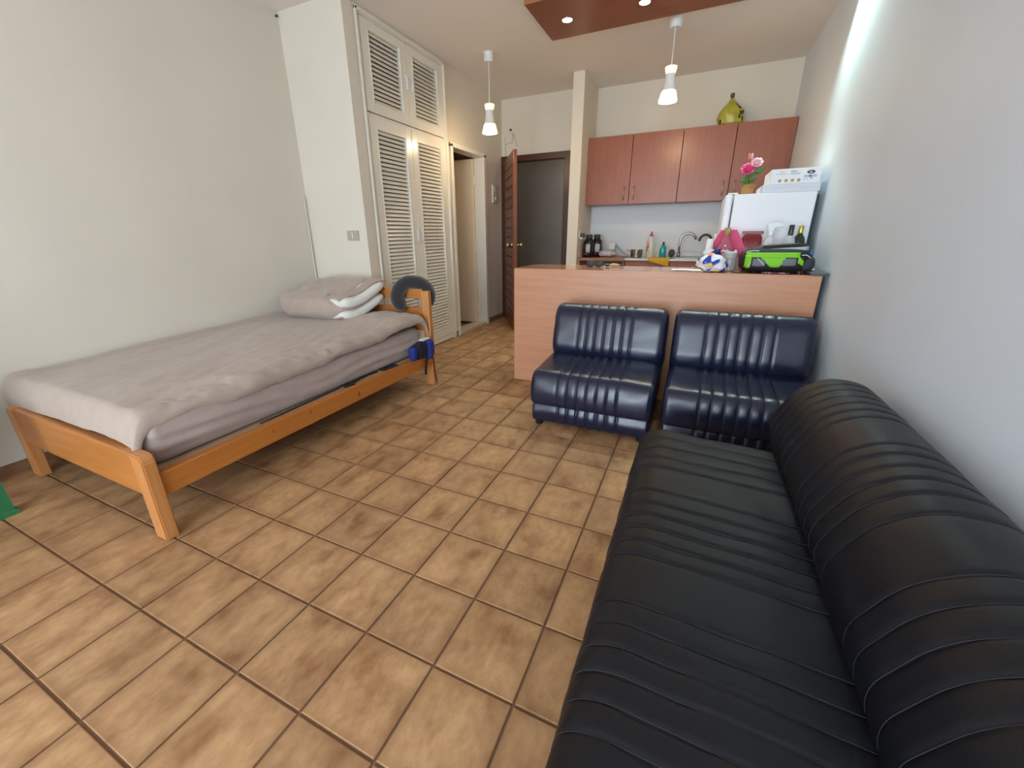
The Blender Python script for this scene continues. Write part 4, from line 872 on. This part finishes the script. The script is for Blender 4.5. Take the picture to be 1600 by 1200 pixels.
# dark red pack
rp = thing('red_foil_pack', 'dark red foil pack standing in front of the fridge', 'pack', (2.612, 3.272, PT))
b = B(); superell(b, (2.612, 3.272, PT + .118), (.060, .028, .118), 5, 40, 18, fn=lambda v: Vector((v.x * (1 + .06 * sstep(0, .118, v.z)), v.y * (1 - .8 * sstep(.03, .118, v.z)) + .004 * nz(v.x, v.z, 0, 25), v.z))); obj('pouch', b, M('red_foil', (.20, .012, .014), .28, bump=.4, bscale=30), rp, smooth=True)
obj('top_seal', bx(2.548, 2.676, 3.269, 3.275, PT + .232, PT + .252, bev=.001), M('red_foil', (.2, .01, .01)), rp)
vp = thing('violet_carton', 'small violet and white carton leaning behind the sports bag', 'box', (2.672, 3.2, PT)); obj('carton', bx(2.655, 2.692, 3.19, 3.235, PT, PT + .16, bev=.002), M('violet', (.17, .09, .24), .5), vp); obj('white_side', bx(2.646, 2.6545, 3.19, 3.235, PT, PT + .135, bev=.001), WHITE, vp)
spb = thing('spray_bottle', 'white trigger spray bottle standing behind the sports bag', 'spray bottle', (2.705, 3.215, PT))
SX, SY = 2.712, 3.225; PTS = PT; PT = PT + .028
obj('bottle', lathe(B(), SX, SY, [(.034, PT - .028), (.037, PT - .02), (.037, PT + .12), (.026, PT + .165), (.013, PT + .185), (.013, PT + .20)], 22, sy=.65), M('spray_body', (.74, .66, .70), .3), spb, smooth=40); patch(spb, 'label', SX, SY, .0375, PT + .05, PT + .13, -120, -50, M('magenta', (.42, .08, .22), .4), sy=.65)
obj('collar', lathe(B(), SX, SY, [(.017, PT + .195), (.018, PT + .2), (.018, PT + .222), (.014, PT + .226)], 16), WHITE, spb)
b = B(); prism(b, [(-.018, .222), (.012, .222), (.014, .242), (.052, .252), (.060, .250), (.062, .262), (.030, .275), (-.012, .274), (-.026, .262)], lambda a, z, s: (SX + a, SY - .012 + .024 * s, PT + z)); obj('spray_head', b, WHITE, spb)
b = B(); tube(b, [(SX + .022, SY, PT + .246), (SX + .034, SY, PT + .236), (SX + .042, SY, PT + .218)], .005, 8); obj('trigger', b, WHITE, spb, smooth=True)
PT = PTS
GLS = M('clear_glass', (.72, .76, .78), .08, alpha=.55); GLD = M('dark_green_glass', (.02, .035, .02), .12)
t = bottle('clear_wine_bottle', 'clear glass bottle with black capsule behind the sports bag', 'bottle', 2.822, 3.215, PT, [(.034, 0), (.037, .006), (.037, .17), (.030, .20), (.0145, .22), (.0135, .235)], GLS, [(.0145, .222), (.0155, .23), (.0155, .285), (.0135, .288)], M('black_capsule', (.03, .03, .035), .3)); patch(t, 'label', 2.822, 3.215, .0375, PT + .06, PT + .17, -130, -50, M('bottle_label', (.60, .62, .60), .5))
t = bottle('dark_wine_bottle', 'dark green wine bottle with gold capsule in front of the fridge', 'bottle', 2.884, 3.272, PT, [(.034, 0), (.037, .006), (.037, .175), (.030, .205), (.0145, .23), (.014, .245)], GLD, [(.0145, .235), (.0155, .24), (.0155, .280), (.0135, .283)], M('gold_foil', (.55, .47, .12), .3, .8))
# sports bag
db = thing('sports_bag', 'black, lime green and grey sports bag lying on the counter', 'bag', (2.73, 3.02, PT))
C0 = Vector((2.733, 3.03, PT + .078)); A_, B_, Cz, PP_ = .192, .115, .078, 3.0
def yfront(x, z, off=0.): 
    q = max(0., 1 - abs(x / A_) ** PP_ - abs(z / Cz) ** PP_); return -B_ * q ** (1 / PP_) - off
b = B(); superell(b, C0, (A_, B_, Cz), PP_, 56, 24, fn=lambda v: Vector((v.x, v.y, v.z + .003 * nz(v.x, v.y, v.z, 20)))); obj('body', b, M('bag_black', (.012, .013, .015), .75, bump=.4, bscale=250), db, smooth=True)
def bpatch(name, x0, x1, lo, hi, mt, off=.003, nx=18, nz_=6, th=.003):
    b = B(); grid(b, nx, nz_, lambda u, v: (lambda x: C0 + Vector((x, yfront(x, lerp(lo(x), hi(x), v), off), lerp(lo(x), hi(x), v))))(lerp(x0, x1, u))); return obj(name, b, mt, db, smooth=True, solid=th)
LIME = M('lime_fabric', (.22, .60, .02), .6, bump=.3, bscale=250); GRYF = M('grey_fabric', (.17, .18, .20), .7, bump=.3, bscale=250); LGRY = M('light_grey_fabric', (.46, .49, .52), .6); DGRY = M('dark_grey_fabric', (.035, .037, .042), .7)
bpatch('lime_band', -.165, .115, lambda x: .018 - .0 * x, lambda x: .045 + .03 * (x + .165) * .3, LIME)
bpatch('lime_panel', -.085, .045, lambda x: -.040 + .06 * max(0, -(x + .03)) / .055 * .9 + .05 * max(0, x - .015) / .03 * .8, lambda x: .020, LIME, .0035)
bpatch('lime_tab', -.168, -.135, lambda x: -.050 + .4 * abs(x + .150), lambda x: .030, LIME, .0035, 6)
bpatch('lime_tab', .108, .140, lambda x: -.012 - (x - .108) * .6, lambda x: .030 - (x - .108) * 1.0, LIME, .0035, 6)
bpatch('grey_panel', -.128, -.060, lambda x: -.036 + .05 * abs(x + .1), lambda x: .012 - .55 * max(0, x + .085), GRYF, .0045, 10)
bpatch('grey_panel', .030, .100, lambda x: -.030 + .04 * abs(x - .06), lambda x: .014 - .5 * max(0, .05 - x), GRYF, .0045, 10)
bpatch('base_panel', -.17, .165, lambda x: -.070, lambda x: -.046, M('bag_black2', (.008, .008, .010), .8), .002)
# raised top compartment
b = B(); superell(b, C0 + Vector((.018, .01, .056)), (.155, .085, .036), 3.2, 48, 16, fn=lambda v: Vector((v.x, v.y, v.z + .07 * (v.x + .155) - .008))); top_o = obj('top_compartment', b, DGRY, db, smooth=True)
def tp(x0, x1, z0, z1, mt, name):
    b = B()
    def f(u, v):
        x = lerp(x0, x1, u); z = lerp(z0, z1, v); q = max(0, 1 - abs(x / .155) ** 3.2 - abs(z / .036) ** 3.2) ** (1 / 3.2)
        return C0 + Vector((.018 + x, .01 - .085 * q - .003, .056 + z + .07 * (x + .155) - .008))
    grid(b, 20, 5, f); return obj(name, b, mt, db, smooth=True, solid=.003)
tp(-.115, .145, -.008, .014, LGRY, 'silver_band'); tp(-.12, .14, .019, .022, BLACKC, 'zip'); tp(-.10, .14, .027, .030, BLACKC, 'zip')
def pipe_(x0, z0, x1, z1, bow): 
    b = B(); tube(b, [C0 + Vector((lerp(x0, x1, k / 10), yfront(lerp(x0, x1, k / 10), lerp(z0, z1, k / 10) + bow * math.sin(PI * k / 10), .006), lerp(z0, z1, k / 10) + bow * math.sin(PI * k / 10))) for k in range(11)], .0025, 6); return obj('piping', b, WHITEP, db, smooth=True)
pipe_(-.105, .014, -.062, -.030, 0); pipe_(-.150, -.048, -.136, -.010, .0); pipe_(.125, .032, .178, .012, .010); pipe_(-.165, .048, -.10, .056, .004)
obj('side_pocket', lump(tuple(C0 + Vector((.165, -.02, -.02))), (.045, .075, .048), 10, .05, 2.6), DGRY, db, smooth=True)
# small things near the right end
b = B()
for k in range(22):
    a = k * .62; superell(b, (2.665 + k * .0068, 2.893 + .012 * math.sin(a) * (1 if k % 3 else .4), PT + .0056), (.005, .005, .0055), 2, 8, 6)
tag(obj('bead_bracelet', b, M('pink_black_beads', (.02, .015, .018), .3, col2=(.55, .22, .34), nscale=70, mix=(.48, .54)), smooth=True), 'dark and pink bead bracelet lying before the sports bag', 'bracelet')
b = B(); tube(b, [(2.50, 2.93, PT + .004), (2.515, 2.915, PT + .005), (2.535, 2.92, PT + .004), (2.54, 2.94, PT + .004), (2.52, 2.955, PT + .004), (2.505, 2.945, PT + .004)], .0035, 6); superell(b, (2.535, 2.905, PT + .0055), (.016, .010, .0055), 2.5, 14, 8)
tag(obj('earbuds', b, M('dark_rubber', (.05, .055, .05), .4), smooth=True), 'coiled dark wire with a flat clip between the two bags', 'cable')
b = B(); superell(b, (2.955, 3.10, PT + .012), (.022, .02, .012), 2.2, 20, 10, fn=lambda v: v * (1 + .3 * nz(v.x, v.y, v.z, 50))); tag(obj('tissue', b, WHITEC, smooth=True), 'crumpled white tissue by the right end of the counter', 'tissue')
t = thing('blue_water_bottle', 'blue translucent bottle squeezed between sports bag and wall', 'bottle', (2.948, 3.17, PT)); BLU = M('blue_plastic', (.05, .22, .50), .25, alpha=.8)
obj('body', lathe(B(), 2.945, 3.17, [(.020, PT), (.022, PT + .004), (.022, PT + .085), (.012, PT + .1)], 16), BLU, t, smooth=40); obj('cap', bx(2.938, 2.958, 3.16, 3.18, PT + .1, PT + .132, bev=.003), M('blue_cap', (.03, .16, .50), .4), t)
sl = thing('dark_slab', 'flat dark grey tablet case lying at the counter end against the wall', 'case', (2.945, 2.95, PT)); obj('shell', bx(2.905, 2.996, 2.845, 3.06, PT, PT + .017, bev=.003), M('slate_grey', (.10, .105, .105), .5), sl); obj('seam', bx(2.904, 2.997, 2.8445, 3.0605, PT + .007, PT + .009), BLACKP, sl)
